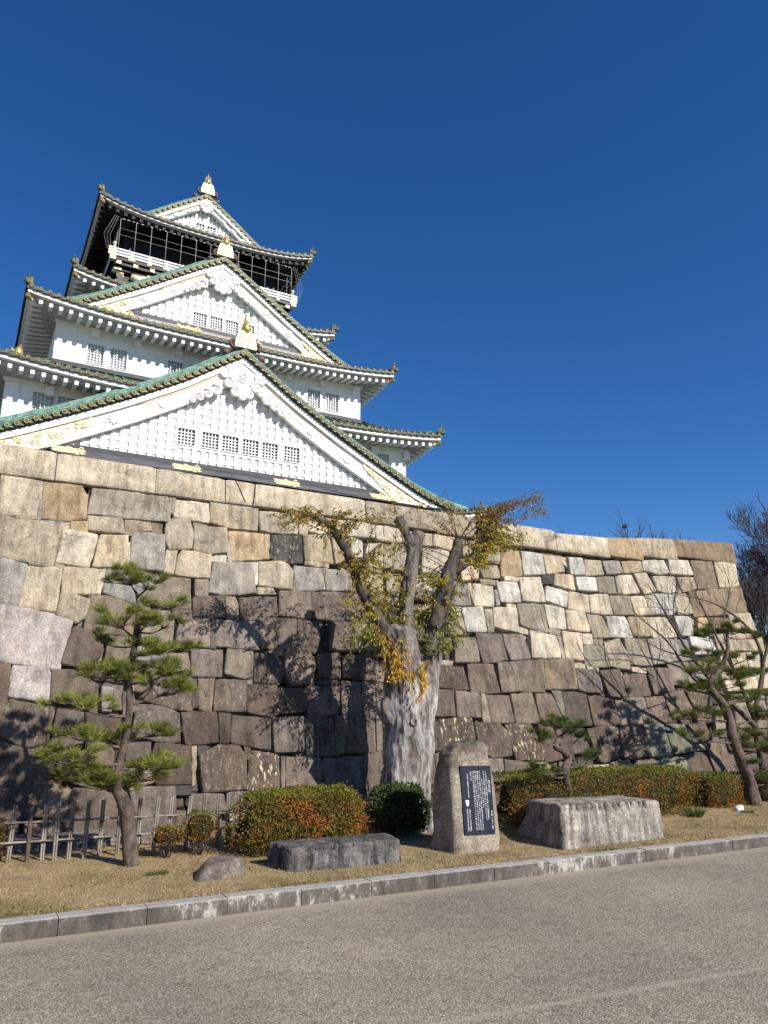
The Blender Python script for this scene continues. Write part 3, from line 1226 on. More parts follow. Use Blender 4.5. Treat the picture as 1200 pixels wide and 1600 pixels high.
for i, poly in enumerate(CAPS):
    b = ST[CAPC[i]]
    cb = MB()
    P3 = [onW(*p) for p in poly]
    xs = [p.x for p in P3]
    zt = sum(sorted(p.z for p in P3)[-2:]) / 2
    zb = sum(sorted(p.z for p in P3)[:2]) / 2
    x0, x1 = min(xs), max(xs)
    ydep = .62
    def capfn(face):
        def fn(u, v):
            # rounded box: profile around (front face then top)
            return None
        return fn
    # front + top as one bent sheet with a rounded arris
    top_l, top_r = P3[0].z, P3[1].z if len(P3) == 4 else P3[2].z
    nu = max(6, int((x1 - x0) / .09))
    prof = [(0, .0, .0)]
    rows = [(-.06, 0.0), (-.012, .0), (-.03, .04), (-.034, .3), (-.034, .6), (-.034, .93), (-.022, .985), (.0, 1.0), (.1, 1.005), (.35, 1.0), (ydep, 1.0)]
    rows[0] = (.25, 0.0)
    def fn(u, v, x0=x0, x1=x1, zb=zb, top_l=top_l, top_r=top_r, i=i):
        j = int(round(v * (len(rows) - 1)))
        dy, t = rows[j]
        e = min(u, 1 - u) * (x1 - x0)
        x = x0 + .003 + (x1 - x0 - .006) * u
        ztop = top_l + (top_r - top_l) * u
        zz = zb + .004 + (ztop - zb - .004) * t
        y = wall_Y(zb + (ztop - zb) * min(t, 1)) + dy
        if 1 < j < len(rows) - 1:
            y += .012 * math.exp(-e / .02) if j < 8 else 0
            if j >= 6:
                zz -= .010 * math.exp(-e / .02)
            y += .006 * NZ.noise(Vector((x * 6, zz * 6, i)))
            zz += .004 * NZ.noise(Vector((x * 5, dy * 6, i + 9)))
        return (x, y, zz)
    br = rs.uniform(.95, 1.08)
    cl = (b[0] * br, b[1] * br, b[2] * br, 0)
    cb.grid(fn, nu, len(rows) - 1, cl)
    for u in (0, 1):
        loop = [fn(u, j / (len(rows) - 1)) for j in range(len(rows))]
        loop.append((loop[-1][0], loop[-1][1], loop[0][2]))
        f = tuple(range(len(loop)))
        cb.add(loop, [f if u == 0 else f[::-1]], cl)
    cb.build('capstone', MAT['stone'], wall, WO)
# cracks of the broken capstone, as thin dark open joints
cr = MB()
for a, b in (((367, 752), (382, 786)), ((398, 757), (394, 790))):
    p, q = onW(*a), onW(*b)
    m_ = (p + q) / 2 + Vector((.01, 0, 0))
    pts = [p, m_, q]
    cr.tube([Vector((t.x, t.y - .036, t.z)) for t in pts], .008, 5)
cr.build('crack', MAT['gap'], wall, WO)
# backing body with the batter, and the far return side of the corner
bk = MB()
corner = []
XE0 = onW(1146, 865)
ZT = XE_T.z - .02
CT = [(onW(*p).x, onW(*p).z) for p in ((-330, 634), (0, 693), (399, 756), (681, 799), (868, 831), (948, 840), (1143, 849))]
def captop(x):
    return float(np.interp(x, [c[0] for c in CT], [c[1] for c in CT]))
zs = [-.1 + 1.0 * i / 14 for i in range(15)]
NX = 30
def bkfn(u, v):
    x = -10 + (xend(0) + 10) * u
    z_ = -.1 + (captop(x) - .05 + .1) * v
    x = min(x, xend(z_) - .05)
    z_ = -.1 + (captop(x) - .05 + .1) * v
    return (x, wall_Y(max(z_, 0)) + .13, z_)
bk.grid(bkfn, 60, 14, (.05, .043, .037, 0))
vs = []
for i in range(15):
    z_ = -.1 + (ZT - .1) * i / 14
    vs += [(xend(z_) - .05, wall_Y(max(z_, 0)) + .1, z_), (xend(z_) - .05, 60, z_)]
bk.add(vs, [(i * 2, i * 2 + 1, i * 2 + 3, i * 2 + 2) for i in range(14)], (.05, .043, .037, 0))
bk.build('backing', MAT['gap'], wall, WO)
# squared return-side blocks
sd = MB()
z = .1
k = 0
while z < ZT - .05:
    h = min(.62, ZT - z + .02)
    y = wall_Y(z + h) + .05
    alt = k % 2
    while y < 30:
        L = (1.2 if (alt and y < 13) else .75) * rs.uniform(.9, 1.1)
        c = ST[rs.choice('cBsT')]
        x0, x1 = xend(z) - .015, xend(z + h) - .015
        d = .014
        vs = [(x0, y + d, z + d), (x0, y + L - d, z + d), (x1, y + L - d, z + h - d), (x1, y + d, z + h - d)]
        vb = [(a - .2, b_, c_) for a, b_, c_ in vs]
        sd.add(vs + vb, [(0, 1, 2, 3), (0, 4, 5, 1), (1, 5, 6, 2), (2, 6, 7, 3), (3, 7, 4, 0)], (*c, 0))
        y += L
    z += h
    k += 1
sd.build('return_side_facing', MAT['stone'], wall, WO)

g = MB()
zt0 = 4.9
g.add([(-10, 11.75, zt0), (xend(5.2) - .15, 11.75, zt0), (xend(5.2) - .15, 140, zt0), (-120, 140, zt0), (-120, 11.75, zt0)], [(0, 1, 2, 3, 4)])
tag(g.build('terrace', MAT['terrace']), kind='structure')
#@@CASTLE@@
# ------------------------------------------------------------------ the castle tower (modelled in reduced units, built 1.8 times as large)
KS = 1.8
CO = Vector((10.11, 44.0, 3.64))
castle = empty('castle_tower', EYE + (CO - EYE) * KS, 'tall white Japanese castle keep with green copper roofs, gilded gables and a black top storey', 'castle')
XC = 10.11
YCEN = 47.0
def part(name, mb, mat, parent=None):
    return mb.build(name, mat, parent or castle, CO, KS)


def wall_box(name, hx, y0, z0, z1, mat, holes=()):
    """four plaster walls; window openings are cut in the front one"""
    mb = MB()
    y1 = 2 * YCEN - y0
    xs = sorted(set([-hx, hx] + [h[0] for h in holes] + [h[1] for h in holes]))
    zs = sorted(set([z0, z1] + [h[2] for h in holes] + [h[3] for h in holes]))
    for i in range(len(xs) - 1):
        for j in range(len(zs) - 1):
            cx, cz = (xs[i] + xs[i + 1]) / 2, (zs[j] + zs[j + 1]) / 2
            if any(h[0] < cx < h[1] and h[2] < cz < h[3] for h in holes):
                continue
            mb.add([(XC + xs[i], y0, zs[j]), (XC + xs[i + 1], y0, zs[j]), (XC + xs[i + 1], y0, zs[j + 1]), (XC + xs[i], y0, zs[j + 1])], [(0, 1, 2, 3)])
    for h in holes:
        a, b, c, d = h
        e = .13
        for q in (((a, c), (a, d)), ((b, d), (b, c)), ((b, c), (a, c)), ((a, d), (b, d))):
            (xa, za), (xb, zb) = q
            mb.add([(XC + xa, y0, za), (XC + xa, y0 + e, za), (XC + xb, y0 + e, zb), (XC + xb, y0, zb)], [(0, 1, 2, 3)])
    for (xa, ya), (xb, yb) in (((hx, y0), (hx, y1)), ((hx, y1), (-hx, y1)), ((-hx, y1), (-hx, y0))):
        mb.add([(XC + xa, ya, z0), (XC + xb, yb, z0), (XC + xb, yb, z1), (XC + xa, ya, z1)], [(0, 1, 2, 3)])
    return part(name, mb, mat)


def window(h, y, nx, nz, panemat, bw=.035, dp=.125):
    a, b, c, d = h
    fr = MB()
    t = .035
    for (x0, x1, z0, z1) in ((a - t, b + t, d, d + t), (a - t, b + t, c - t, c), (a - t, a, c, d), (b, b + t, c, d)):
        fr.box((XC + (x0 + x1) / 2, y - .01, (z0 + z1) / 2), (x1 - x0, .06, z1 - z0))
    w = part('window', fr, MAT['white'])
    pn = MB()
    pn.add([(XC + a, y + dp, c), (XC + b, y + dp, c), (XC + b, y + dp, d), (XC + a, y + dp, d)], [(0, 1, 2, 3)])
    part('pane', pn, panemat, w)
    lt = MB()
    for i in range(1, nx + 1):
        x = a + (b - a) * i / (nx + 1)
        lt.box((XC + x, y + dp * .4, (c + d) / 2), (bw, min(.05, dp * .5), d - c - .004))
    for j in range(1, nz + 1):
        z = c + (d - c) * j / (nz + 1)
        lt.box((XC + (a + b) / 2, y + dp * .72, z), (b - a - .004, .02, bw))
    part('lattice', lt, MAT['grille'], w)


def eave_roof(hx, y0, zf, rise, hx_in, y_in, z_in, over=1.42, black=False, rings=True, sides=(0, 1, 2, 3), tip=True, cut=0):
    y1, yi1 = 2 * YCEN - y0, 2 * YCEN - y_in
    oc = [Vector((XC - hx, y0)), Vector((XC + hx, y0)), Vector((XC + hx, y1)), Vector((XC - hx, y1))]
    ic = [Vector((XC - hx_in, y_in)), Vector((XC + hx_in, y_in)), Vector((XC + hx_in, yi1)), Vector((XC - hx_in, yi1))]
    zt = zf + .46
    pw = 3.2
    def zz(u, v):
        return zt + (z_in - zt) * (v * .5 + .5 * v * v) + rise * abs(u) ** pw * (1 - v) ** 2
    def zf_(u):
        return zf + rise * abs(u) ** pw
    roof = MB()
    ribs = MB()
    ends = MB()
    gold = MB()
    board = MB()
    raft = MB()
    soff = MB()
    made = []
    NV = 6
    for k in sides:
        A, B, a, b = oc[k], oc[(k + 1) % 4], ic[k], ic[(k + 1) % 4]
        L = (B - A).length
        e = (B - A) / L                              # along the eave
        inn = Vector((-e.y, e.x))                    # towards the wall
        run = (a - A).dot(inn)
        def P(u, v, dz=0.0):
            s = (u + 1) / 2
            q = (A.lerp(B, s)).lerp(a.lerp(b, s), v)
            return Vector((q.x, q.y, zz(u, v) + dz))
        # the front eave stops where a dormer gable stands through it
        wins_ = [(0.0, 1.0)]
        if k == 0 and cut:
            c_ = .5 * (1 - cut / (L / 2))
            wins_ = [(0.0, c_), (1 - c_, 1.0)]
        def G_(mb_, fn, nu, nv, flip=False):
            for a_, b_ in wins_:
                mb_.grid(lambda s, v, a_=a_, b_=b_: fn(a_ + (b_ - a_) * s, v), nu, nv, flip=flip)
        G_(roof, lambda s, v: P(2 * s - 1, v), 28, NV)
        # under-tile slab edge
        G_(roof, lambda s, v: P(2 * s - 1, 0, -.16 * v), 28, 1, True)
        n = int(L / .385)
        for i in range(n + 1):
            d = L / 2 * (2 * (i + .5) / (n + 1) - 1)
            if k == 0 and abs(d) < cut:
                continue
            pts = []
            for j in range(NV + 1):
                v = j / NV
                half = (1 - v) * L / 2 + v * (b - a).length / 2
                if abs(d) > half + .01:
                    break
                u = d / half
                pts.append(P(u, v, .03))
            u0 = d / (L / 2)
            if len(pts) > 1:
                ribs.tube(pts, .07, 5, False)
            c = P(u0, 0, -.02)
            o = Vector((-inn.x, -inn.y, 0))
            ends.disc(c - o * .02, .10, o, .06, 9)
            if rings:
                gold.ring(c + o * .042, .066, .017, o, 8, 3)
            # drooping flat tile between two round ends
            if i < n:
                u1 = (d + .1925) / (L / 2)
                c2 = P(u1, 0, -.1)
                bb = Vector((e.x, e.y, 0))
                ends.beam(c2 - bb * .11 + o * .02, c2 + bb * .11 + o * .02, .06, .11)
            # rafters
        nr = int(L / .43)
        for i in range(nr + 1):
            d = L / 2 * (2 * (i + .5) / (nr + 1) - 1)
            u0 = d / (L / 2)
            q = A.lerp(B, (u0 + 1) / 2)
            if abs(d) > L / 2 - .25 or (k == 0 and abs(d) < cut):
                continue
            depth = min(over, L / 2 - abs(d))
            p0 = Vector((q.x, q.y, 0)) + Vector((inn.x, inn.y, 0)) * .20
            p1 = Vector((q.x, q.y, 0)) + Vector((inn.x, inn.y, 0)) * (max(depth, .32))
            zz0 = zf_(u0) - .05
            p0.z = zz0
            p1.z = zz0 + (p1 - p0).xy.length * .16
            raft.beam(p0, p1, .16, .17)
        # fascia board (two steps) and soffit
        def band(s, v, off, za, zb, th=0):
            u = 2 * s - 1
            q = A.lerp(B, s) + inn * off
            # keep the mitre at the corners
            t = (q - A).dot(e)
            t = min(max(t, off), L - off)
            q = A + e * t + inn * off
            return Vector((q.x, q.y, zf_(u) + za + (zb - za) * v))
        lo_ = .155 if not black else .2
        G_(board, lambda s, v: band(s, v, .06, lo_, .30), 28, 1)
        G_(board, lambda s, v: band(s, 0, .06 + .3 * v, lo_, lo_ - .02), 28, 1, True)
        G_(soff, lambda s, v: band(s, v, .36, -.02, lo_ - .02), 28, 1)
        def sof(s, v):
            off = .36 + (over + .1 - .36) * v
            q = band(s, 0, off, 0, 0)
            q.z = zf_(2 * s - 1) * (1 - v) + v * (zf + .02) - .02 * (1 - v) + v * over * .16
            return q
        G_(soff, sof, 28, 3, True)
        # hip ridge on this side's right corner
        hips, orn = MB(), MB()
        hp = []
        for j in range(9):
            v = j / 8 * .98
            q = B.lerp(b, v)
            hp.append(Vector((q.x, q.y, zz(1, v) + .07)))
        d0 = (hp[0] - hp[1]).normalized()
        hips.tube([hp[0] + d0 * .16 + Vector((0, 0, .03))] + hp, [.09] + [.11] * 9, 7)
        hips.tube([p + Vector((0, 0, .11)) for p in hp[1:]], .08, 7)
        if tip:
            t0 = hp[0] - d0 * .12
            fl_ = Vector((d0.x, d0.y, 0))
            orn.beam(t0 + Vector((0, 0, .0)), t0 + Vector((0, 0, .30)), .26, .15, fl_)
            orn.beam(hp[0] + d0 * .02 + Vector((0, 0, -.02)), hp[0] + d0 * .1 + Vector((0, 0, .16)), .2, .12, fl_)
            hips.tube([t0 + Vector((0, 0, .28)), t0 + fl_ * .04 + Vector((0, 0, .40)), t0 + fl_ * .12 + Vector((0, 0, .50))], [.06, .045, .012], 6)
            # gilt cap of the corner rafter
            cr = Vector((B.x, B.y, zf_(1) - .02)) - fl_ * .36
            orn.beam(cr, cr + fl_ * .26 + Vector((0, 0, .03)), .15, .22)
            raft.beam(cr - fl_ * 1.5, cr, .16, .18)
        made.append((hips, orn))
    r = part('eave_roof', roof, MAT['copper'])
    part('tile_ribs', ribs, MAT['copper'], r)
    part('tile_ends', ends, MAT['tiledark'], r)
    if rings:
        part('gold_tile_rings', gold, MAT['golddull'], r)
    part('eave_board', board, MAT['white'] if not black else MAT['grille'], r)
    part('rafters', raft, MAT['white'] if not black else MAT['black'], r)
    part('soffit', soff, MAT['shadeplaster'] if not black else MAT['black'], r)
    for hips, orn in made:
        part('hip_ridge', hips, MAT['copper'], r)
        if tip:
            part('corner_ornament', orn, MAT['golddull'], r)
    return r


def spiral(mb, cx, cz, y, r, turns, sgn, th, a0=0.0):
    pts, rad = [], []
    n = int(12 * turns)
    for i in range(n + 1):
        t = i / n
        a = a0 + sgn * t * turns * 2 * math.pi
        rr = r * (1 - .82 * t)
        pts.append((cx + rr * math.cos(a), y, cz + rr * math.sin(a)))
        rad.append(th * (1 - .45 * t))
    mb.tube(pts, rad, 6)


def gable(prof, Yf, Yback, zb, dxe, wins, S=1.0, tile_t=.47, board_t=1.05, OV=.6, pend=1.0, filigree=(6.3, 9.9), white_ring=True, crest=True, apron=True, lat=.385):
    px = [p[0] for p in prof]
    pz = [p[1] for p in prof]
    def z_(d):
        # smooth concave profile
        return float(np.interp(abs(d), px, pz))
    def zs(d):
        return (z_(d) + z_(abs(d) - .35 if abs(d) > .35 else d) + z_(abs(d) + .35)) / 3 if abs(d) > .35 else z_(d)
    def zin(d):
        return zs(d) - tile_t - board_t
    # panel
    pn = MB()
    ds = np.linspace(-dxe, dxe, 61)
    top = [(XC + d, max(zin(d) + .25, zb - .3)) for d in ds]
    vs = []
    for x, z in top:
        vs += [(x, Yf, zb - .3), (x, Yf, z)]
    pn.add(vs, [(2 * i, 2 * i + 2, 2 * i + 3, 2 * i + 1) for i in range(60)])
    P0 = part('gable', pn, MAT['white'])
    # grid of white battens
    lt = MB()
    wz0 = min([w[2] for w in wins]) - .16 if wins else 0
    wz1 = max([w[3] for w in wins]) + .22 if wins else 0
    wx0 = min([w[0] for w in wins]) - .10 if wins else 0
    wx1 = max([w[1] for w in wins]) + .10 if wins else 0
    nb = int(dxe / lat)
    for i in range(-nb, nb + 1):
        d = i * lat
        zt = zin(d) - .01
        if zt < zb + .05:
            continue
        spans = [(zb, zt)]
        if wins and wx0 < d < wx1:
            spans = [(zb, wz0), (wz1, zt)]
        for a, b in spans:
            if b - a > .05:
                lt.box((XC + d, Yf - .045, (a + b) / 2), (lat * .52, .09, b - a))
    nz = int((zin(0) - zb) / (lat * .94))
    for j in range(1, nz + 1):
        z = zb + j * lat * .94 - .1
        # extent at this height
        dd = 0
        for d in np.linspace(0, dxe, 120):
            if zin(d) > z + .05:
                dd = d
        if dd < .2:
            continue
        segs = [(-dd, dd)]
        if wins and wz0 - .05 < z < wz1 + .05:
            segs = [(-dd, wx0), (wx1, dd)]
        for a, b in segs:
            if b - a > .1:
                lt.box((XC + (a + b) / 2, Yf - .0225, z), (b - a, .045, lat * .48))
    if wins:
        # plain plaster band round the windows
        cuts = sorted(wins)
        xs = [wx0] + [v for w in cuts for v in (w[0], w[1])] + [wx1]
        for i in range(0, len(xs) - 1, 2):
            lt.box((XC + (xs[i] + xs[i + 1]) / 2, Yf - .04, (wz0 + wz1) / 2), (xs[i + 1] - xs[i], .08, wz1 - wz0))
        for w in cuts:
            lt.box((XC + (w[0] + w[1]) / 2, Yf - .04, (wz1 + w[3]) / 2), (w[1] - w[0], .079, wz1 - w[3]))
            lt.box((XC + (w[0] + w[1]) / 2, Yf - .04, (wz0 + w[2]) / 2), (w[1] - w[0], .079, w[2] - wz0))
    part('batten_grid', lt, MAT['white'], P0)
    for w in wins:
        window(w, Yf - .09, *((4, 4) if lat > .3 else (2, 2)), MAT['pane'], .045, .075)
    # bargeboard
    bb = MB()
    def low(d):
        return max(zin(d), zb - .5)
    for y0, y1, f0, f1 in ((Yf - .34, Yf - .05, lambda d: zs(d) - tile_t, low), (Yf - .48, Yf - .34, lambda d: zs(d) - tile_t + .04, lambda d: max(zs(d) - tile_t - .24, zb - .5))):
        n = 64
        for i in range(n):
            d0, d1 = -dxe + 2 * dxe * i / n, -dxe + 2 * dxe * (i + 1) / n
            t0, t1, b0, b1 = f0(d0), f0(d1), f1(d0), f1(d1)
            if t0 - b0 < .02 and t1 - b1 < .02:
                continue
            q = [(XC + d0, b0), (XC + d1, b1), (XC + d1, t1), (XC + d0, t0)]
            vs = [(x, y0, z) for x, z in q] + [(x, y1, z) for x, z in q]
            bb.add(vs, [(0, 1, 2, 3), (0, 4, 5, 1), (3, 2, 6, 7)])
    # thin relief line and round bosses on the board
    for sg in (-1, 1):
        pts = [(XC + sg * d, Yf - .35, zs(d) - tile_t - board_t * .62) for d in np.linspace(.8, dxe * .6, 14)]
        bb.tube(pts, .022, 4)
        for k, fr in enumerate((.32, .5, .68)):
            d = dxe * fr
            c = (XC + sg * d, Yf - .34, zs(d) - tile_t - board_t * .60)
            bb.disc(c, .2 * S if k != 1 else .12 * S, (0, -1, 0), .05, 14)
            if k == 1:
                for t in range(8):
                    a = t * math.pi / 4
                    bb.disc((c[0] + .17 * S * math.cos(a), c[1], c[2] + .17 * S * math.sin(a)), .06 * S, (0, -1, 0), .06, 6)
    part('bargeboard', bb, MAT['white'], P0)
    # gilt edge under the top of the board
    ge = MB()
    for sg in (-1, 1):
        pts = [(XC + sg * d, Yf - .36, zs(d) - tile_t - .29) for d in np.linspace(0, dxe * .42, 14)]
        ge.tube(pts, .035, 4)
    # filigree plates at the feet
    f0, f1 = filigree
    for sg in (-1, 1):
        def fg(u, v, sg=sg):
            d = f0 + (f1 - f0) * u
            zt = zs(d) - tile_t - .27
            zl = low(d) + .02
            wdt = min(1, .25 + u * 1.6)
            z = zt - (zt - zl) * v * wdt
            return (XC + sg * d, Yf - .38 - .05 * abs(NZ.noise(Vector((d * 5, z * 5, 2)))) - .03 * NZ.noise(Vector((d * 13, z * 13, 2))), z)
        ge.grid(fg, 44, 18, flip=(sg < 0))
        rr = random.Random(3)
        for _ in range(26):
            u, v = rr.random() ** .7, rr.uniform(.1, .9)
            q = fg(u, v)
            spiral(ge, q[0], q[2], q[1] - .02, rr.uniform(.07, .14) * S, 1.3, rr.choice((-1, 1)), .026, rr.uniform(0, 6))
    part('gold_filigree', ge, MAT['goldpale'], P0)
    # roof behind with verge
    rf = MB()
    yv = Yf - OV
    dmax = prof[-1][0]
    def surf(s, t, dz=0):
        d = -dmax + 2 * dmax * s
        return (XC + d, yv + (Yback - yv) * t, zs(d) + dz)
    rf.grid(lambda s, t: surf(s, t), 72, 4, smooth=True)
    rf.grid(lambda s, t: (surf(s, 0)[0], yv + .02 * t, zs(-dmax + 2 * dmax * s) - .38 * t), 72, 1, flip=True)
    rf.grid(lambda s, t: (XC - dmax + 2 * dmax * s, yv + .02 + (Yf - yv) * t, zs(-dmax + 2 * dmax * s) - .38), 72, 1, flip=True)
    ny = int((Yback - yv) / .4)
    R = part('gable_roof', rf, MAT['copper'])
    rb, vr = MB(), MB()
    for i in range(2, ny):
        y = yv + i * .4
        for sg in (-1, 1):
            pts = [(XC + sg * d, y, zs(d) + .02) for d in np.linspace(0.05, dmax, 22)]
            vr.tube(pts, .07, 5, False)
    for y, r, up in ((yv + .05, .06, -.05), (yv + .22, .06, .07), (yv + .40, .06, .17), (yv + .60, .10, .27)):
        for sg in (-1, 1):
            pts = [(XC + sg * d, y, zs(d) + (up if d < dmax - 1.2 else up * (dmax - d) / 1.2)) for d in np.linspace(0.0, dmax, 26)]
            rb.tube(pts, r, 6, False)
    for sg in (-1, 1):
        def vsheet(u, t, sg=sg):
            d = dmax * u
            k_ = 1 if d < dmax - 1.2 else (dmax - d) / 1.2
            return (XC + sg * d, yv + .02 + .7 * t, zs(d) + (-.07 + .36 * min(1, t * 1.15) - (.3 if t > .95 else 0)) * k_)
        vr.grid(vsheet, 40, 6, flip=(sg < 0))
    # main ridge
    rb.box((XC, (yv + .3 + Yback) / 2, zs(0) + .18), (.34, Yback - yv - .3, .5))
    rb.tube([(XC, yv + .3, zs(0) + .46), (XC, Yback, zs(0) + .46)], .16, 8)
    part('tile_ribs', vr, MAT['copper'], R)
    part('ridge', rb, MAT['coppersun'], R)
    dk = MB()
    gd = MB()
    # arc-length walk for the verge discs
    for sg in (-1, 1):
        d = .12
        while d < dmax - .05:
            c = Vector((XC + sg * d, yv - .03, zs(d) - .24))
            dk.disc(c, .115, (0, -1, 0), .05, 10)
            gd.ring(c + Vector((0, -.055, 0)), .085, .024, (0, 1, 0), 10, 4)
            slope = (zs(d + .05) - zs(d - .05 if d > .05 else 0)) / .1
            step = .37 / math.sqrt(1 + slope * slope)
            d2 = d + step / 2
            dk.box((XC + sg * d2, yv - .02, zs(d2) - .33), (.2, .05, .08))
            gd.box((XC + sg * d2, yv - .05, zs(d2) - .33), (.09, .02, .025))
            d += step
    part('verge_tile_ends', dk, MAT['tiledark'], R)
    part('gold_tile_rings', gd, MAT['golddull'], R)
    # carved pendant under the apex
    if pend:
        pe = MB()
        zc = zin(0) + .05
        q = pend
        y = Yf - .42
        hexp = [(XC + .36 * q * math.cos(a), zc + .1 + .36 * q * math.sin(a)) for a in [math.pi / 6 + k * math.pi / 3 for k in range(6)]]
        # shield body
        body = [(XC - .75 * q, zc + .85 * q), (XC - .8 * q, zc + .1 * q), (XC - .5 * q, zc - .55 * q), (XC, zc - .85 * q), (XC + .5 * q, zc - .55 * q), (XC + .8 * q, zc + .1 * q), (XC + .75 * q, zc + .85 * q), (XC, zc + 1.3 * q)]
        pe.prism(body, y, y + .3)
        pe.prism(hexp, y - .05, y + .01)
        for k in range(6):
            a = k * math.pi / 3
            pe.ball((XC + .15 * q * math.cos(a), y - .06, zc + .1 + .15 * q * math.sin(a)), .075 * q, 6, 4)
        for sg in (-1, 1):
            for dx, dz, r, tn in ((.95, .15, .33, 1.5), (.72, -.35, .30, 1.4), (.38, -.78, .27, 1.4), (.0, -1.0, .16, 1.2)):
                spiral(pe, XC + sg * dx * q, zc + dz * q, y - .02, r * q, tn, sg, .10 * q, math.pi / 2)
                pe.ball((XC + sg * dx * q, y + .06, zc + dz * q), r * q * .9, 8, 6, (1, .35, 1))
            # cloud wings running down along the boards
            for kk, dd in enumerate((1.35, 1.75, 2.12, 2.45)):
                d = dd * q
                r = (.30, .25, .2, .15)[kk] * q
                zc2 = zin(d) + .06 * q
                spiral(pe, XC + sg * d, zc2, y - .02, r, 1.3, sg, .09 * q * (1 - kk * .12), 2.0)
                pe.ball((XC + sg * d, y + .06, zc2), r * .95, 8, 6, (1.2, .35, .8))
        part('carved_pendant', pe, MAT['white'], P0)
    if apron:
        fl = MB()
        fl.box((XC, Yf - .10, zb - .10), (2 * dxe * .63, .26, .2))
        for i in range(24):
            d0, d1 = dxe * .69 * (-1 + i / 12), dxe * .69 * (-1 + (i + 1) / 12)
        F = part('base_flashing', fl, MAT['flash'], P0)
        ap = MB()
        ap.add([(XC - dxe * .66, Yf - .22, zb - .2), (XC + dxe * .66, Yf - .22, zb - .2), (XC + dxe * .70, Yf - .7, zb - .62), (XC - dxe * .70, Yf - .7, zb - .62)], [(3, 2, 1, 0)])
        for d in np.arange(-dxe * .6, dxe * .6, 1.9):
            ap.ball((XC + d, Yf - .40, zb - .34), .035, 6, 4)
        part('lead_apron', ap, MAT['lead'] if S == 1 else MAT['leadtop'], P0)
        for dd in ((-6.9, 1.2), (-2.25, 1.15), (2.25, 1.15), (7.1, 1.2)):
            gp = MB()
            c, w = dd[0] * dxe / 10.6, dd[1]
            def gpf(u, v):
                ed = .07 * (1 if int(v * 6) % 2 else -1) if u in (0, 1) else 0
                return (XC + c + w * (u - .5) + ed, Yf - .25 - .40 * v - .03 * NZ.noise(Vector((u * 9, v * 6, c))), zb - .2 - .36 * v + .03)
            gp.grid(gpf, 14, 6, flip=True)
            rr = random.Random(5)
            for _ in range(7):
                q = gpf(rr.random(), rr.random())
                spiral(gp, q[0], q[2], q[1] - .02, .1, 1.2, 1, .025)
            part('gold_mount', gp, MAT['goldpale'], P0)
    # ridge-end tile and gilded fish finial
    fz = zs(0)
    yf = yv + .1
    on = MB()
    for sg in (-1, 1):
        spiral(on, XC + sg * .52 * S, fz + .20 * S, yf, .24 * S, 1.4, sg, .10 * S, -1.0)
        on.ball((XC + sg * .5 * S, yf + .1, fz + .18 * S), .22 * S, 8, 6, (1, .6, 1))
        on.ball((XC + sg * .85 * S, yf + .1, fz - .25 * S), .17 * S, 8, 6, (1.2, .5, .9))
    on.box((XC, yf + .2, fz + .15 * S), (.95 * S, .3, .6 * S))
    part('ridge_end_tile', on, MAT['onig'], R)
    fi = MB()
    zb0 = fz + .02 * S
    prof_f = [(-.52, 0), (-.50, .3), (-.41, .6), (-.38, .78), (-.16, .86), (.16, .86), (.38, .78), (.41, .6), (.50, .3), (.52, 0)]
    fi.prism([(XC + a * S, zb0 + b * S) for a, b in prof_f][::-1], yf - .12, yf + .28)
    for sg in (-1, 1):
        for (a, b, r) in ((.2, .22, .13), (.17, .5, .11), (.24, .72, .07)):
            spiral(fi, XC + sg * a * S, zb0 + b * S, yf - .13, r * S, 1.3, sg, .03 * S, 1)
    part('finial_base', fi, MAT['goldpale'], R)
    fs = MB()
    zz0 = zb0 + .84 * S
    fs.tube([(XC, yf + .02, zz0), (XC, yf - .08, zz0 + .14 * S), (XC, yf - .02, zz0 + .34 * S), (XC, yf + .06, zz0 + .56 * S), (XC, yf + .05, zz0 + .76 * S), (XC, yf + .03, zz0 + .98 * S)], [.19 * S, .21 * S, .14 * S, .10 * S, .06 * S, .012 * S], 9)
    for sg in (-1, 1):
        for k in range(4):
            a = XC + sg * (.15 - k * .03) * S
            zq = zz0 + (.08 + k * .15) * S
            fs.tube([(a, yf, zq), (a + sg * .11 * S, yf, zq + .07 * S), (a + sg * .14 * S, yf, zq + .18 * S)], [.045 * S, .028 * S, .006], 5)
    part('fish_finial', fs, MAT['gold'], R)
    return P0


# storeys --------------------------------------------------------------
WA = [(-8.55, -7.74, 13.95, 14.82), (-7.58, -6.78, 13.95, 14.82), (7.05, 7.83, 13.98, 14.84), (7.95, 8.6, 13.98, 14.84)]
WBW = [(-6.42, -5.7, 17.46, 18.42), (-5.38, -4.65, 17.46, 18.42), (-2.71, -1.99, 17.46, 18.42), (-1.67, -.95, 17.46, 18.42), (.95, 1.67, 17.46, 18.42), (1.99, 2.71, 17.46, 18.42), (4.70, 5.42, 17.5, 18.5), (5.8, 6.5, 17.5, 18.5)]
wall_box('base_storey_wall', 12.6, 33.5, 3.0, 11.4, MAT['white'])
eave_roof(14.0, 31.1, 10.55, 1.15, 9.65, 33.44, 12.6, tip=False)
wall_box('storey_wall', 9.65, 33.44, 11.0, 15.6, MAT['white'], WA)
for h in WA:
    window(h, 33.44, 4, 6, MAT['panegrey'])
eave_roof(11.07, 32.02, 15.02, .5, 7.86, 35.31, 17.1, cut=4.6)
wall_box('storey_wall', 7.86, 35.31, 16.6, 19.75, MAT['white'], WBW)
for h in WBW:
    window(h, 35.31, 4, 6, MAT['panegrey'])
eave_roof(9.3, 33.9, 19.02, .48, 6.0, 38.75, 22.0)
wall_box('storey_wall', 6.0, 38.75, 20.2, 23.1, MAT['white'])
eave_roof(7.29, 37.43, 22.6, .5, 4.75, 39.75, 24.25)
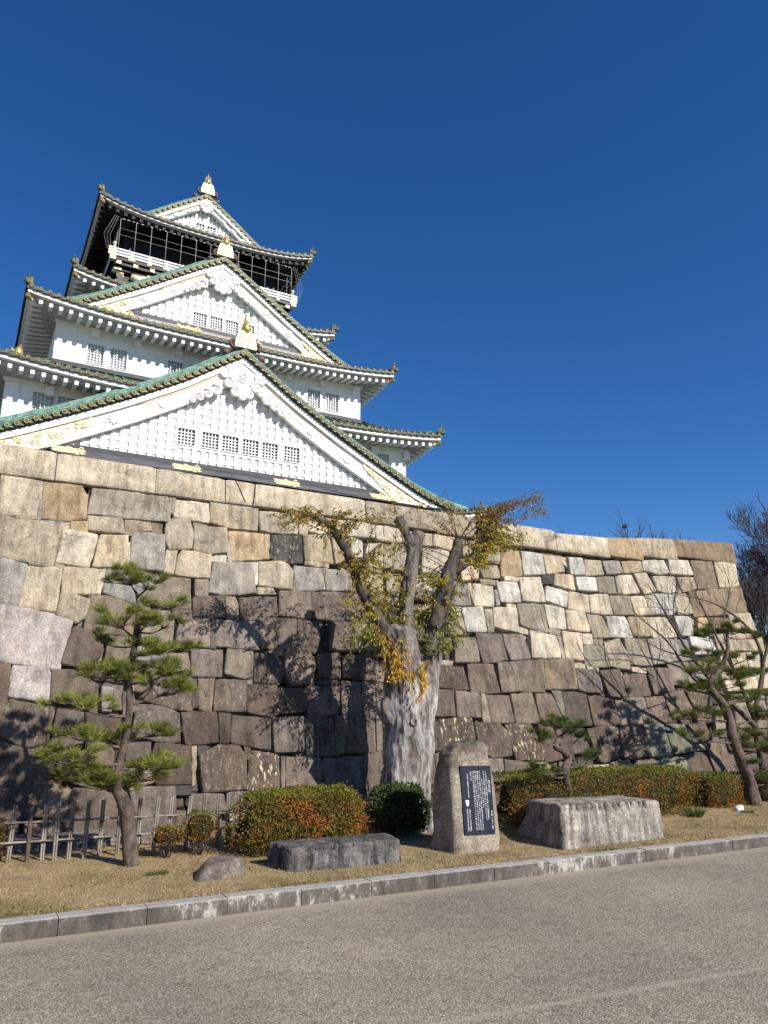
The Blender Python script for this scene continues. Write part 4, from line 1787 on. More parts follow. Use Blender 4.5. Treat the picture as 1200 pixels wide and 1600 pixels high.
# plaster brackets under the eaves
for hx, y, z in ((9.65, 33.44, 14.92), (7.86, 35.31, 18.95)):
    for d in np.arange(-hx + 1.7, hx, 1.95):
        bk_ = MB()
        bk_.box((XC + d, y - .12, z), (.34, .24, .42))
        part('eave_bracket', bk_, MAT['white'])
    bk_ = MB()
    bk_.box((XC, y - .05, z + .28), (2 * hx + .2, .1, .18))
    part('eave_beam', bk_, MAT['white'])
for hx, y, z in ((7.86, 35.31, 17.18), (9.65, 33.44, 12.75)):
    bk_ = MB()
    bk_.box((XC, y - .08, z), (2 * hx + .2, .16, .2))
    bk_.box((XC - hx - .05, YCEN, z), (.16, 2 * (YCEN - y), .2))
    part('wall_foot_flashing', bk_, MAT['flash'])
def conv(wins, Y0, Y1):
    f = Y1 / Y0
    return [((XC + a) * f - XC, (XC + b) * f - XC, 1.7 + (c - 1.7) * f, 1.7 + (d - 1.7) * f) for a, b, c, d in wins]
# lower and upper dormer gables
G1P = [(0, 18.12), (1.1, 17.4), (2.6, 16.36), (4.7, 15.15), (7.05, 13.92), (9.5, 12.72), (11, 12.2), (12.2, 11.98), (13.6, 11.9)]
G1W = [(-2.80, -2.06, 13.0, 13.72), (-1.73, -1.0, 13.0, 13.72), (-.82, -.09, 13.0, 13.72), (.12, .86, 13.0, 13.72), (1.05, 1.79, 13.0, 13.72), (2.12, 2.87, 13.0, 13.72)]
gable(G1P, 32.25, 35.3, 12.33, 10.9, conv(G1W, 31.8, 32.2), 1.0, pend=.92)
G2P = [(0, 25.42), (.7, 25.02), (1.8, 24.3), (3.5, 23.13), (4.8, 22.3), (6.2, 21.42), (7.8, 20.6), (8.5, 20.38)]
G2W = [(-1.47, -.79, 21.03, 21.75), (-.58, .06, 21.03, 21.75), (.26, .90, 21.03, 21.75), (1.16, 1.80, 21.03, 21.75)]
gable(G2P, 36.5, 40.2, 21.15, 7.75, conv(G2W, 36, 36.4), .86, tile_t=.43, board_t=.92, OV=.55, pend=.78, filigree=(4.6, 7.2), apron=True)
# top storey -----------------------------------------------------------
wall_box('black_storey_wall', 4.75, 39.75, 23.0, 25.5, MAT['black'])
wall_box('black_storey_wall', 4.5, 40.55, 25.4, 29.3, MAT['black'])
yb1 = 2 * YCEN - 39.2
bl = MB()
bl.box((XC, YCEN, 25.62), (10.6, yb1 - 39.2, .16))
bl.box((XC, 39.42, 25.42), (10.2, .22, .2))
bl.box((XC, 39.62, 25.18), (9.9, .2, .16))
for sg in (-1, 1):
    bl.box((XC + sg * 5.0, YCEN, 25.42), (.22, yb1 - 39.6, .2))
B0 = part('balcony', bl, MAT['black'])
class Mounts:
    def box(self, *a):
        m_ = MB(); m_.box(*a); part('gilt_mount', m_, MAT['goldpale'], B0)
    def tube(self, *a):
        m_ = MB(); m_.tube(*a); part('gilt_knob_stem', m_, MAT['goldpale'], B0)
    def ball(self, *a):
        m_ = MB(); m_.ball(*a); part('gilt_knob', m_, MAT['goldpale'], B0)
bw, bg_ = MB(), Mounts()
for z, r in ((25.86, .05), (26.04, .05), (26.22, .04)):
    bw.box((XC, 39.28, z), (10.5, r * 1.8, r * 2))
    for sg in (-1, 1):
        bw.box((XC + sg * 5.2, YCEN, z), (r * 1.8, yb1 - 39.3, r * 2))
        bg_.box((XC + sg * 5.28, 39.28, z), (.42, r * 2.2, r * 2.5))
for i in range(12):
    d = -5.2 + 10.4 * i / 11
    bw.box((XC + d, 39.28, 25.94), (.14, .12, .44))
    bg_.box((XC + d, 39.2, 25.72), (.34 if i % 2 else .2, .06, .14))
for sg in (-1, 1):
    bg_.box((XC + sg * 5.2, 39.27, 25.95), (.2, .2, .5))
    bg_.tube([(XC + sg * 5.2, 39.27, 26.2), (XC + sg * 5.2, 39.27, 26.42)], .05, 8)
    bg_.ball((XC + sg * 5.2, 39.27, 26.5), .11, 10, 8)
    bg_.box((XC + sg * 4.85, 39.7, 25.1), (.62, .16, .2))
    bg_.box((XC + sg * 4.72, 39.72, 24.92), (.34, .12, .22))
    bg_.box((XC + sg * 4.72, 39.72, 24.28), (.42, .12, .34))
    bg_.box((XC + sg * 5.25, 39.3, 25.62), (.3, .3, .24))
part('railing', bw, MAT['grille'], B0)
for i in range(12):
    d = -4.9 + 9.8 * i / 11
    bg_.box((XC + d, 39.28, 25.42), (.24, .1, .17))
    if i % 2 == 0:
        bg_.box((XC + d, 39.5, 25.18), (.4, .06, .14))
pl = MB()
for sg in (-1, 1):
    pl.box((XC + sg * 4.72, 39.7, 24.6), (.3, .14, 1.1))
part('corner_pillar', pl, MAT['lead'], B0)
# white relief animals on the black panels
for sg in (-1, 1):
    rl = MB()
    cx, y = XC + sg * 3.2, 39.72
    rl.tube([(cx - sg * .75, y, 24.75), (cx - sg * .4, y - .03, 24.92), (cx + sg * .1, y - .04, 24.95), (cx + sg * .6, y - .04, 24.88), (cx + sg * .95, y - .03, 24.98)], [.12, .22, .24, .25, .2], 9)
    rl.tube([(cx - sg * .7, y, 24.8), (cx - sg * .95, y, 25.0), (cx - sg * .9, y, 25.22), (cx - sg * .65, y, 25.25), (cx - sg * .6, y, 25.1)], [.06, .055, .05, .045, .03], 7)
    rl.tube([(cx - sg * .6, y, 24.75), (cx - sg * .85, y, 24.55), (cx - sg * 1.1, y, 24.62)], [.1, .075, .06], 7)
    rl.tube([(cx + sg * .5, y, 24.75), (cx + sg * .45, y, 24.5), (cx + sg * .2, y, 24.45)], [.1, .08, .06], 7)
    part('relief_animal', rl, MAT['goldpale'])
nw = MB()
yn = 39.1
for i in range(13):
    d = -5.03 + 10.06 * i / 12
    nw.tube([(XC + d, yn, 25.75), (XC + d, yn, 28.0)], .009, 4)
for z in (27.0, 27.4):
    nw.tube([(XC - 5.05, yn, z), (XC + 5.05, yn, z)], .008, 4)
    for sg in (-1, 1):
        nw.tube([(XC + sg * 5.05, yn, z), (XC + sg * 5.05, yb1, z)], .008, 4)
for sg in (-1, 1):
    for y in np.arange(39.9, yb1, .85):
        nw.tube([(XC + sg * 5.05, y, 25.75), (XC + sg * 5.05, y, 28.0)], .008, 4)
    for k in range(3):
        nw.tube([(XC + sg * (5.15 + .1 * k), yn, 28.1), (XC + sg * (5.5 + .16 * k), yn + .1, 26.9), (XC + sg * (5.4 + .1 * k), yn, 26.0), (XC + sg * 5.2, yn, 25.65)], .004, 4)
nd = MB()
for i in range(40):
    d = -5.0 + 10.0 * (i + .5) / 40
    nw.box((XC + d, yn, 28.0), (.15, .02, .025))
part('safety_net', nw, MAT['wire'], B0)
eave_roof(6.3, 38.75, 28.02, .62, 3.5, 40.85, 29.8, over=1.9, black=True, rings=False)
G3P = [(0, 32.45), (1.0, 31.75), (2.1, 30.95), (3.4, 29.95), (4.3, 29.5)]
G3W = [(-.56, -.06, 29.83, 30.22), (.10, .62, 29.83, 30.22)]
gable(G3P, 41.1, 2 * YCEN - 41.1, 29.85, 3.6, conv(G3W, 40.7, 41.05), .82, tile_t=.36, board_t=.55, OV=.45, pend=.42, filigree=(2.3, 3.5), apron=False, lat=.25)
# gilded ornament on the ridge of the side gable, seen past the left eave
so_ = MB()
q = atY(29, 545, 34.5)
so_.tube([(q.x, 34.5, q.z - .6), (q.x, 34.5, q.z - .1), (q.x + .08, 34.5, q.z + .2)], [.28, .2, .04], 8)
so_.tube([(q.x - .2, 34.5, q.z - .2), (q.x - .3, 34.5, q.z + .05)], [.08, .02], 6)
part('side_finial', so_, MAT['gold'])
#@@OBJECTS@@
# ------------------------------------------------------------------ plants: helpers
def lerp_path(pts, t):
    L = [0]
    for a, b in zip(pts[:-1], pts[1:]):
        L.append(L[-1] + (b - a).length)
    d = t * L[-1]
    for i in range(len(pts) - 1):
        if d <= L[i + 1] or i == len(pts) - 2:
            return pts[i].lerp(pts[i + 1], (d - L[i]) / max(L[i + 1] - L[i], 1e-6))


def smooth_path(pts, rad, sub=4):
    """Catmull-Rom through the measured points"""
    P = [pts[0] + (pts[0] - pts[1])] + list(pts) + [pts[-1] + (pts[-1] - pts[-2])]
    op, orr = [], []
    for i in range(1, len(P) - 2):
        for k in range(sub):
            t = k / sub
            a, b, c, d = P[i - 1], P[i], P[i + 1], P[i + 2]
            q = 0.5 * ((2 * b) + (c - a) * t + (2 * a - 5 * b + 4 * c - d) * t * t + (3 * b - a - 3 * c + d) * t ** 3)
            op.append(q)
            orr.append(rad[i - 1] + (rad[i] - rad[i - 1]) * t)
    op.append(pts[-1])
    orr.append(rad[-1])
    return op, orr


def blade(mb, p, d, L, w, col, rnd):
    """one thin pointed leaf or needle"""
    s = d.cross(Vector((rnd.uniform(-1, 1), rnd.uniform(-1, 1), rnd.uniform(-1, 1))))
    if s.length < 1e-4:
        s = d.cross(Vector((0, 1, .3)))
    s = s.normalized() * (w / 2)
    mb.add([p - s, p + s, p + d * L], [(0, 1, 2)], col)


def leaf(mb, p, d, nrm, L, w, col):
    s = d.cross(nrm)
    if s.length < 1e-4:
        s = Vector((1, 0, 0))
    s = s.normalized() * (w / 2)
    up = nrm.normalized() * (L * .08)
    m = p + d * (L * .45)
    mb.add([p, m + s + up, p + d * L, m - s + up], [(0, 1, 2), (0, 2, 3)], col)


def rvec(rnd):
    while True:
        v = Vector((rnd.uniform(-1, 1), rnd.uniform(-1, 1), rnd.uniform(-1, 1)))
        if .05 < v.length < 1:
            return v.normalized()


# ------------------------------------------------------------------ pines
def pine(name, label, base, Yc, trunk_px, rad_px, pads, seed, dens=1.0, needleL=.10, green=((.14, .16, .03), (.29, .31, .07)), group=None):
    rnd = random.Random(seed)
    root = empty(name, base, label, 'pine tree', group)
    O = root.location
    m = mpp(Yc, trunk_px[0][0], 1150)
    off = 0.0
    tp = []
    for i, (x, y) in enumerate(trunk_px):
        p = atY(x, y, Yc + .05 * math.sin(i * 1.9))
        tp.append(p)
    tp[0] = Vector(base) - Vector((0, 0, .06))
    rad = [r * m * .76 for r in rad_px]
    pts, rr = smooth_path(tp, rad, 5)
    tk = MB()
    tk.tube(pts, rr, 14, True, jit=.16)
    # root flare
    T = tk.build('trunk', MAT['pinebark'], root, O)
    br, nd = MB(), MB()
    for (px, py, rx, ry) in pads:
        Yp = Yc + rnd.uniform(-.32, .28)
        c = atY(px, py, Yp)
        rx_, rz_ = rx * m * 1.1, ry * m * 1.3
        rd_ = rx_ * rnd.uniform(.7, .95)
        # branch: leaves the trunk a little lower than the pad
        best = min(pts[4:], key=lambda p: abs(p.z - (c.z - rz_ * .9 - .05)) + .15 * (p - c).length)
        mid_ = best.lerp(c, .5) + Vector((0, 0, -.03 - .04 * rnd.random()))
        end = c - Vector((0, 0, rz_ * .7))
        bp, brd = smooth_path([best, mid_, end], [max(.010, min(.026, rx_ * .07)), .011, .006], 4)
        br.tube(bp, brd, 6, True, jit=.2)
        nt = int(rx * ry * .38 * dens) + 12
        clumps = []
        for k in range(max(5, int(rx / 3.2))):
            a = rnd.uniform(0, 2 * math.pi)
            q = math.sqrt(rnd.random())
            q *= rnd.uniform(.85, 1.2)
            cc = c + Vector((rx_ * q * math.cos(a), rd_ * q * math.sin(a), rz_ * rnd.uniform(-.8, .8) * (1 - .35 * q * q)))
            clumps.append((cc, rnd.uniform(.75, 1.2)))
            mm = end.lerp(cc, .5) + Vector((0, 0, -.02))
            br.tube([end.lerp(mid_, rnd.random() * .6), mm, cc - Vector((0, 0, .02))], [.006, .0045, .003], 4, False)
        for cc, bright in clumps:
            for k in range(max(5, nt // len(clumps))):
                t = cc + Vector((rnd.gauss(0, .30), rnd.gauss(0, .30), rnd.gauss(0, .16))) * (rx_ * .24 + .035)
                axis = (Vector(((t.x - c.x) * 1.4, (t.y - c.y) * 1.4,   .13 + .10 * rnd.random()))).normalized()
                b2 = bright * rnd.uniform(.65, 1.2)
                low = t.z < c.z - rz_ * .35
                for j in range(14):
                    d = (axis * .8 + rvec(rnd) * .75)
                    d.z = abs(d.z) * (.9 if not low else .5) + (.05 if not low else -.05)
                    d.normalize()
                    f = rnd.random()
                    g0, g1 = green
                    col = tuple((g0[i] + (g1[i] - g0[i]) * f) * b2 for i in range(3))
                    if rnd.random() < .035:
                        col = (.26, .16, .05)
                    blade(nd, t, d, needleL * rnd.uniform(.7, 1.15), .005, (*col, 1), rnd)
    br.build('branches', MAT['pinebark'], root, O)
    nd.build('needles', MAT['needle'], root, O)
    return root


b = onG(206, 1353)
pine('pine_tree', 'tall slender pine with separate green needle pads in front of the bamboo fence', b, b.y,
     [(206, 1355), (201, 1300), (194, 1255), (183, 1232), (187, 1195), (196, 1150), (203, 1100), (201, 1060), (210, 1010), (216, 955), (214, 928)],
     [17, 14.5, 14, 9.5, 8.5, 8, 7.5, 7, 6.5, 5, 3.5],
     [(205, 898, 34, 14), (232, 908, 26, 12), (262, 941, 32, 8), (188, 966, 36, 14), (228, 970, 22, 10), (262, 972, 22, 8), (158, 996, 17, 9), (215, 1014, 36, 11), (250, 1008, 26, 8), (288, 1012, 26, 7),
      (150, 1046, 42, 12), (200, 1048, 36, 14), (262, 1044, 34, 11), (255, 1074, 40, 13), (125, 1098, 42, 10), (240, 1140, 34, 8), (132, 1147, 34, 10), (178, 1152, 36, 9),
      (112, 1178, 34, 12), (120, 1206, 44, 12), (165, 1214, 34, 10), (240, 1188, 32, 14), (222, 1208, 36, 11), (188, 1228, 34, 9)], 21)

b = onG(1180, 1258)
pine('pine_tree', 'leaning curved pine at the right end of the wall, its needle pads thick and low', b, b.y,
     [(1183, 1260), (1172, 1222), (1158, 1188), (1146, 1155), (1139, 1122), (1128, 1098), (1113, 1080), (1112, 1062), (1128, 1040), (1137, 1015), (1136, 992)],
     [14.5, 11.5, 10.5, 10, 9.5, 8, 6.5, 6, 5, 4, 3],
     [(1135, 981, 27, 10), (1100, 993, 16, 8), (1170, 990, 18, 9), (1078, 1020, 13, 7), (1112, 1025, 26, 8), (1155, 1028, 24, 8), (1105, 1044, 30, 8), (1168, 1050, 26, 9), (1140, 1052, 24, 8), (1085, 1073, 32, 8), (1125, 1068, 34, 9),
      (1170, 1087, 34, 10), (1205, 1084, 26, 10), (1205, 1112, 34, 12), (1098, 1115, 34, 7), (1068, 1118, 22, 5), (1088, 1147, 30, 6), (1172, 1142, 20, 8), (1190, 1160, 34, 12), (1158, 1160, 14, 9), (1195, 1188, 26, 14), (1205, 1210, 26, 12)], 33, dens=1.7, needleL=.11,
     green=((.085, .115, .02), (.185, .22, .045)))

b = onG(893, 1262)
b = Vector((atY(891, 1245, 8.75).x, 8.75, lawn_z(8.75)))
pine('pine_tree', 'small bonsai-like pine with a crooked trunk behind the streaked stone block', b, 8.75,
     [(893, 1275), (890, 1245), (883, 1215), (884, 1198), (889, 1186), (880, 1174), (868, 1166), (874, 1154), (884, 1146), (880, 1136)],
     [8.5, 8, 7.5, 7.5, 7, 6.5, 6, 5.5, 4.5, 3],
     [(872, 1129, 30, 8), (895, 1134, 22, 7), (840, 1150, 22, 7), (898, 1152, 18, 8), (925, 1182, 20, 7), (853, 1204, 22, 7), (828, 1198, 17, 7), (880, 1140, 16, 6)], 45, dens=1.25,
     green=((.05, .085, .02), (.12, .165, .04)))

# ------------------------------------------------------------------ the pollarded tree
TY = 9.4
tb = Vector((atY(636, 1292, TY).x, TY, lawn_z(TY)))
tree = empty('pollarded_tree', tb, 'big pollarded tree with a pale thick trunk, sawn-off limbs and yellowing leaves against the wall', 'tree')
TO = tree.location
mT = mpp(TY, 640, 1100)
def tpath(pl, dy=0.0):
    return [atY(x, y, TY + dy + (o[0] if o else 0)) for x, y, *o in pl]
tk = MB()
for pl, rd in (
    ([(634, 1318), (634, 1260), (636, 1200), (638, 1150), (637, 1110), (632, 1075), (630, 1040), (630, 1010), (629, 985)], [46, 41, 38, 39, 37, 33, 29, 26, 24]),
    ([(650, 1140), (660, 1105), (665, 1070), (672, 1035), (677, 1000), (681, 975)], [26, 24, 21, 19, 17, 14]),
    ([(622, 1130), (606, 1110), (595, 1098)], [20, 16, 11]),
    ([(640, 1030), (634, 990), (634, 950), (638, 915), (643, 880), (650, 850), (655, 832)], [20, 16, 12.5, 12, 11.5, 11.5, 11.5]),
    ([(643, 858), (637, 838), (629, 822), (622, 810)], [8.5, 7.5, 8, 9.5]),
    ([(634, 812), (620, 812)], [6, 6]),
    ([(610, 1000), (614, 985), (616, 976)], [10, 11, 11]),
):
    p, r = smooth_path(tpath(pl), [q * mT for q in rd], 5)
    tk.tube(p, r, 18, True, jit=.10)
trunk = tk.build('trunk', MAT['palebark'], tree, TO)
remesh(trunk, .022, 3)
def bark_d(co):
    # shallow vertical furrows and lifted flakes
    a = NZ.noise(Vector((co.x * 9, co.y * 9, co.z * 2.2)))
    b_ = NZ.noise(Vector((co.x * 22, co.y * 22, co.z * 9)))
    c_ = NZ.noise(Vector((co.x * 3.5, co.y * 3.5, co.z * 1.4)))
    k = 1.0 if co.z < 1.9 else .35
    return (.026 * a + .014 * b_ + .04 * c_) * k
displace(trunk, bark_d)
LIMBS = [
    ([(612, 1010), (600, 985), (585, 958), (568, 928), (556, 900), (545, 870), (530, 842), (514, 820), (500, 812), (490, 806)], [11, 11, 9.5, 8.5, 8, 7.5, 6.5, 6, 5.5, 4.5]),
    ([(680, 985), (686, 955), (694, 925), (700, 900), (707, 878), (714, 858)], [15, 13, 12.5, 12, 10, 8.5]),
    ([(705, 885), (712, 870), (715, 850), (717, 845)], [9, 8.5, 8.5, 8]),
    ([(706, 892), (724, 884), (738, 870), (746, 850), (748, 830), (746, 815)], [8, 6.5, 5.5, 5, 4, 3]),
    ([(556, 900), (562, 880), (575, 866)], [5, 4, 2.5]),
    ([(540, 860), (524, 838), (512, 832)], [4.5, 4, 3.5]),
]
lpaths = []
for i, (pl, rd) in enumerate(LIMBS):
    p, r = smooth_path(tpath(pl, -.05 * math.sin(i * 2)), [q * mT for q in rd], 5)
    lpaths.append(p)
    lm = MB()
    lm.tube(p, r, 12, True, jit=.18)
    lm.build('limb', MAT['limb'], tree, TO)
# burrs and sawn ends on the trunk
kn = MB()
for x, y, r, dy in ((647, 1128, 6, -.325), (667, 1100, 10, -.17)):
    c = atY(x, y, TY + dy)
    kn.ring(c, r * mT * .8, r * mT * .25, (-.1, -1, .25), 14, 6)
kn.build('branch_scar', MAT['palebark'], tree, TO)

rl = random.Random(77)
tw, lf = MB(), MB()
allp = [q for p in lpaths for q in p] + [atY(x, y, TY - .12) for x, y in ((634, 950), (640, 900), (630, 985), (665, 1070), (672, 1035), (632, 1045), (650, 850), (622, 812))]
CL = [  # px, py, rx, ry, twigs, tone
    (452, 806, 34, 20, 7, 0), (432, 822, 14, 18, 3, 0), (512, 822, 36, 22, 9, 0), (548, 806, 34, 16, 7, 0), (480, 800, 30, 14, 5, 0), (530, 845, 30, 18, 6, 0), (600, 790, 34, 16, 4, 0), (562, 878, 40, 30, 14, 0), (585, 915, 40, 32, 22, 1),
    (560, 938, 34, 26, 12, 1), (602, 880, 34, 26, 12, 1), (604, 955, 36, 24, 20, 1), (566, 985, 28, 30, 14, 2), (548, 1000, 18, 22, 6, 2), (640, 962, 34, 18, 14, 2), (595, 1010, 34, 22, 10, 2), (622, 925, 26, 26, 8, 1),
    (664, 915, 26, 26, 10, 2), (682, 950, 22, 22, 8, 1), (658, 985, 28, 18, 12, 2), (692, 1005, 36, 16, 14, 3), (722, 1003, 22, 12, 6, 3), (668, 1020, 26, 16, 10, 3), (630, 1045, 30, 13, 9, 4), (655, 1072, 12, 18, 5, 4), (612, 1052, 18, 12, 3, 4), (648, 1088, 14, 10, 2, 4),
    (772, 835, 34, 26, 18, 1), (790, 852, 32, 18, 12, 1), (812, 842, 26, 10, 8, 1), (755, 860, 28, 26, 12, 1), (742, 880, 26, 18, 8, 1), (766, 802, 24, 22, 9, 5), (752, 786, 16, 16, 4, 5), (800, 790, 22, 12, 4, 5), (790, 815, 24, 14, 7, 5),
    (812, 782, 18, 9, 4, 5), (838, 778, 18, 7, 5, 5), (850, 800, 6, 18, 3, 5), (690, 905, 30, 24, 6, 1), (720, 925, 20, 20, 5, 1), (712, 960, 22, 14, 5, 3), (690, 770, 16, 8, 1, 5), (675, 800, 12, 18, 2, 5), (700, 790, 8, 8, 1, 5), (620, 850, 18, 18, 3, 0),
]
TONES = [((.27, .20, .03), (.19, .17, .03), (.32, .21, .04)), ((.33, .25, .028), (.22, .20, .028), (.40, .30, .035)), ((.24, .23, .035), (.16, .18, .03), (.33, .28, .04)),
         ((.18, .21, .03), (.13, .16, .028), (.28, .26, .035)), ((.50, .29, .02), (.45, .22, .016), (.55, .38, .03)), ((.24, .15, .035), (.18, .14, .03), (.30, .19, .035))]
for (px, py, rx, ry, nt, tone) in CL:
    for _ in range(int(nt * 1.5) + 2):
        Yp = TY + (rl.uniform(-.36, .4) if tone != 4 else rl.uniform(-.48, -.25))
        if tone != 4 and abs(px - 640) < 40 and py > 830:
            Yp += .22
        a, q = rl.uniform(0, 2 * math.pi), math.sqrt(rl.random())
        e = atY(px + rx * q * math.cos(a), py + ry * q * math.sin(a), Yp)
        st = min(rl.sample(allp, 24), key=lambda p: (p - e).length + .25 * max(0, p.z - e.z))
        d = e - st
        if d.length > .8:
            st = e - d.normalized() * rl.uniform(.4, .8) if d.length > 1.4 else st
        mid_ = st.lerp(e, .5) + Vector((0, 0, .10 * d.length * rl.uniform(.3, 1.2))) + rvec(rl) * .03
        pts, rr = smooth_path([st, mid_, e], [.006, .004, .0018], 4)
        tw.tube(pts, rr, 4, False)
        nl = 22 if tone != 4 else 26
        for k in range(nl):
            t = .3 + .7 * (k + rl.random()) / nl
            p = lerp_path(pts, min(1, t))
            dr = (pts[-1] - pts[0]).normalized() * .6 + Vector((rl.uniform(-.7, .7), rl.uniform(-.7, .7), -.55 - .4 * rl.random()))
            dr.normalize()
            col = rl.choice(TONES[tone])
            v = rl.uniform(.75, 1.6)
            p = p + rvec(rl) * rl.uniform(0, .045)
            leaf(lf, p, dr, rvec(rl), rl.uniform(.04, .07), rl.uniform(.017, .027), (col[0] * v, col[1] * v, col[2] * v, 1))
tw.build('twigs', MAT['twig'], tree, TO)
lf.build('leaves', MAT['leaf'], tree, TO)

# ------------------------------------------------------------------ hedges and shrubs
def hedge(name, label, cat, c, half, seed, n, tones, top_tones, lsz=.026, pw=5.0, group=None, orange=.0, stems=0, lump=.05):
    """clipped shrub: dark core, thousands of separate leaves over it"""
    rnd = random.Random(seed)
    base = Vector((c[0], c[1], lawn_z(c[1])))
    root = empty(name, base, label, cat, group)
    C0 = Vector(c)
    H = Vector(half)
    def surf(q, k=1.0):
        m_ = (abs(q.x) ** pw + abs(q.y) ** pw + abs(q.z) ** pw) ** (1 / pw)
        p = Vector((q.x / m_ * H.x, q.y / m_ * H.y, q.z / m_ * H.z))
        w = 1 + lump * NZ.noise(Vector((p.x * 3.2, p.y * 3.2, p.z * 3.2 + seed))) + lump * .6 * NZ.noise(Vector((p.x * 9, p.y * 9, p.z * 9 + seed)))
        return C0 + p * (w * k)
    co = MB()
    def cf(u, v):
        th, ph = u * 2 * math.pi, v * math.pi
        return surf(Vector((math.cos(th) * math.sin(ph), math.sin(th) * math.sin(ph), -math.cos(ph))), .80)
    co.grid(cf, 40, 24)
    co.build('inner_core', MAT['core'], root, base)  # one closed, very dark solid underneath the leaves
    lv = MB()
    for _ in range(n):
        f = rnd.random()
        ax = [H.y * H.z * 1.3, H.x * H.z * 2.4, H.x * H.y * 1.9]
        s = rnd.random() * sum(ax)
        q = Vector((rnd.uniform(-1, 1), rnd.uniform(-1, 1), rnd.uniform(-1, 1)))
        if s < ax[0]:
            q.x = rnd.choice((-1, 1))
        elif s < ax[0] + ax[1]:
            q.y = -1 if rnd.random() < .75 else 1
        else:
            q.z = 1 if rnd.random() < .9 else -1
        k = 1.0 + rnd.gauss(0, .035) - (.10 * rnd.random() if rnd.random() < .35 else 0)
        if rnd.random() < .03:
            k += rnd.uniform(.02, .10)
        p = surf(q, k)
        nrm = (Vector((q.x / H.x, q.y / H.y, q.z / H.z))).normalized()
        hgt = (p.z - C0.z) / H.z
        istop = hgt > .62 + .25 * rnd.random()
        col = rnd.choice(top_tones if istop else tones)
        if not istop and orange and NZ.noise(p * 5) + rnd.uniform(-.35, .35) > .45 - orange:
            col = rnd.choice(((.42, .13, .02), (.34, .09, .015), (.50, .20, .03), (.30, .12, .02)))
        v = rnd.uniform(.6, 1.3)
        d = (nrm * .55 + rvec(rnd) + Vector((0, 0, .35))).normalized()
        leaf(lv, p, d, (nrm + rvec(rnd) * .6).normalized(), lsz * rnd.uniform(.7, 1.25), lsz * rnd.uniform(.38, .6), (col[0] * v, col[1] * v, col[2] * v, 1))
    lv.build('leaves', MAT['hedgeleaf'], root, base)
    if stems:
        sm = MB()
        for k in range(stems):
            a = Vector((c[0] + rnd.uniform(-.05, .05), c[1] + rnd.uniform(-.04, .04), base.z - .02))
            e = C0 + Vector((rnd.uniform(-.75, .75) * H.x, rnd.uniform(-.5, .5) * H.y, -H.z * rnd.uniform(.2, .8)))
            m_ = a.lerp(e, .5) + Vector((rnd.uniform(-.02, .02), 0, .02))
            sm.tube([a, m_, e], [.009, .007, .005], 5)
        sm.build('stems', MAT['twig'], root, base)
    return root


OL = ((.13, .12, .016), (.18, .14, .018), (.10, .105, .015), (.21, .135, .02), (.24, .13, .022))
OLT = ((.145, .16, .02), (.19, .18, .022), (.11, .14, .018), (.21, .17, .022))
def span(xl, xr, yt, yb, Y, depth):
    a, b_ = atY(xl, (yt + yb) / 2, Y), atY(xr, (yt + yb) / 2, Y)
    xm = (xl + xr) / 2
    zt = atY(xm, yt, Y + depth * .3).z
    zb = lawn_z(Y) - .02
    return ((a.x + b_.x) / 2, Y + depth / 2, (zt + zb) / 2), ((b_.x - a.x) / 2, depth / 2, (zt - zb) / 2)

Yh = onG(470, 1336).y
c, h = span(372, 586, 1234, 1334, Yh, .62)
hedge('clipped_hedge', 'wide rounded hedge turning orange behind the long dark stone block', 'hedge', c, h, 3, 16000, OL, OLT, .030, 3.2, orange=.18, lump=.10)
Yh = onG(640, 1308).y
c, h = span(590, 682, 1228, 1306, Yh, .5)
hedge('evergreen_bush', 'dark glossy green bush between the tree trunk and the inscribed monument', 'bush', c, h, 5, 7500, ((.045, .075, .022), (.055, .09, .026), (.03, .055, .017)), ((.06, .10, .03), (.08, .125, .035)), (.040), 2.2, lump=.3, stems=6)
Yh = onG(1080, 1274).y
c, h = span(776, 1108, 1203, 1276, Yh, .75)
hedge('clipped_hedge', 'long low olive and rust hedge running behind the streaked stone block', 'hedge', c, h, 7, 23000, OL, OLT, .031, 5.0, orange=.08, lump=.07)
Yh = onG(1135, 1266).y
c, h = span(1108, 1166, 1209, 1268, Yh + .15, .7)
hedge('clipped_hedge', 'short shaded hedge between the long hedge and the leaning pine', 'hedge', c, h, 9, 6500, OL, OLT, .031, 5, orange=.15, lump=.06)
c, h = span(1186, 1330, 1205, 1262, Yh + .2, .8)
hedge('clipped_hedge', 'hedge at the right edge of the photo beyond the leaning pine', 'hedge', c, h, 12, 6000, OL, ((.06, .085, .016), (.08, .10, .02)), .027, 5, orange=.1, lump=.08)
p0 = onG(272, 1340)
c, h = span(243, 298, 1268, 1296, p0.y - .12, .3)
hedge('azalea_shrub', 'small bare-stemmed shrub with an olive and orange top next to the pine trunk', 'shrub', c, (h[0], .16, 13 * mpp(p0.y, 270, 1280)), 15, 900, OL, OLT, .025, 2.6, 'small orange shrubs by the fence', orange=.3, stems=9, lump=.2)
p0 = onG(318, 1334)
c, h = span(294, 341, 1270, 1318, p0.y - .12, .3)
hedge('azalea_shrub', 'small bare-stemmed orange shrub beside the wide rounded hedge', 'shrub', (c[0], c[1], atY(318, 1292, p0.y).z), (h[0], .15, 21 * mpp(p0.y, 318, 1290)), 17, 1300, OL, OLT, .025, 2.8, 'small orange shrubs by the fence', orange=.42, stems=8, lump=.2)
p0 = onG(2, 1345)
c, h = span(-60, 13, 1283, 1338, p0.y - .1, .4)
hedge('azalea_shrub', 'orange shrub cut off by the left edge in front of the fence', 'shrub', c, h, 19, 1600, OL, OLT, .026, 3, 'small orange shrubs by the fence', orange=.45, stems=6, lump=.16)


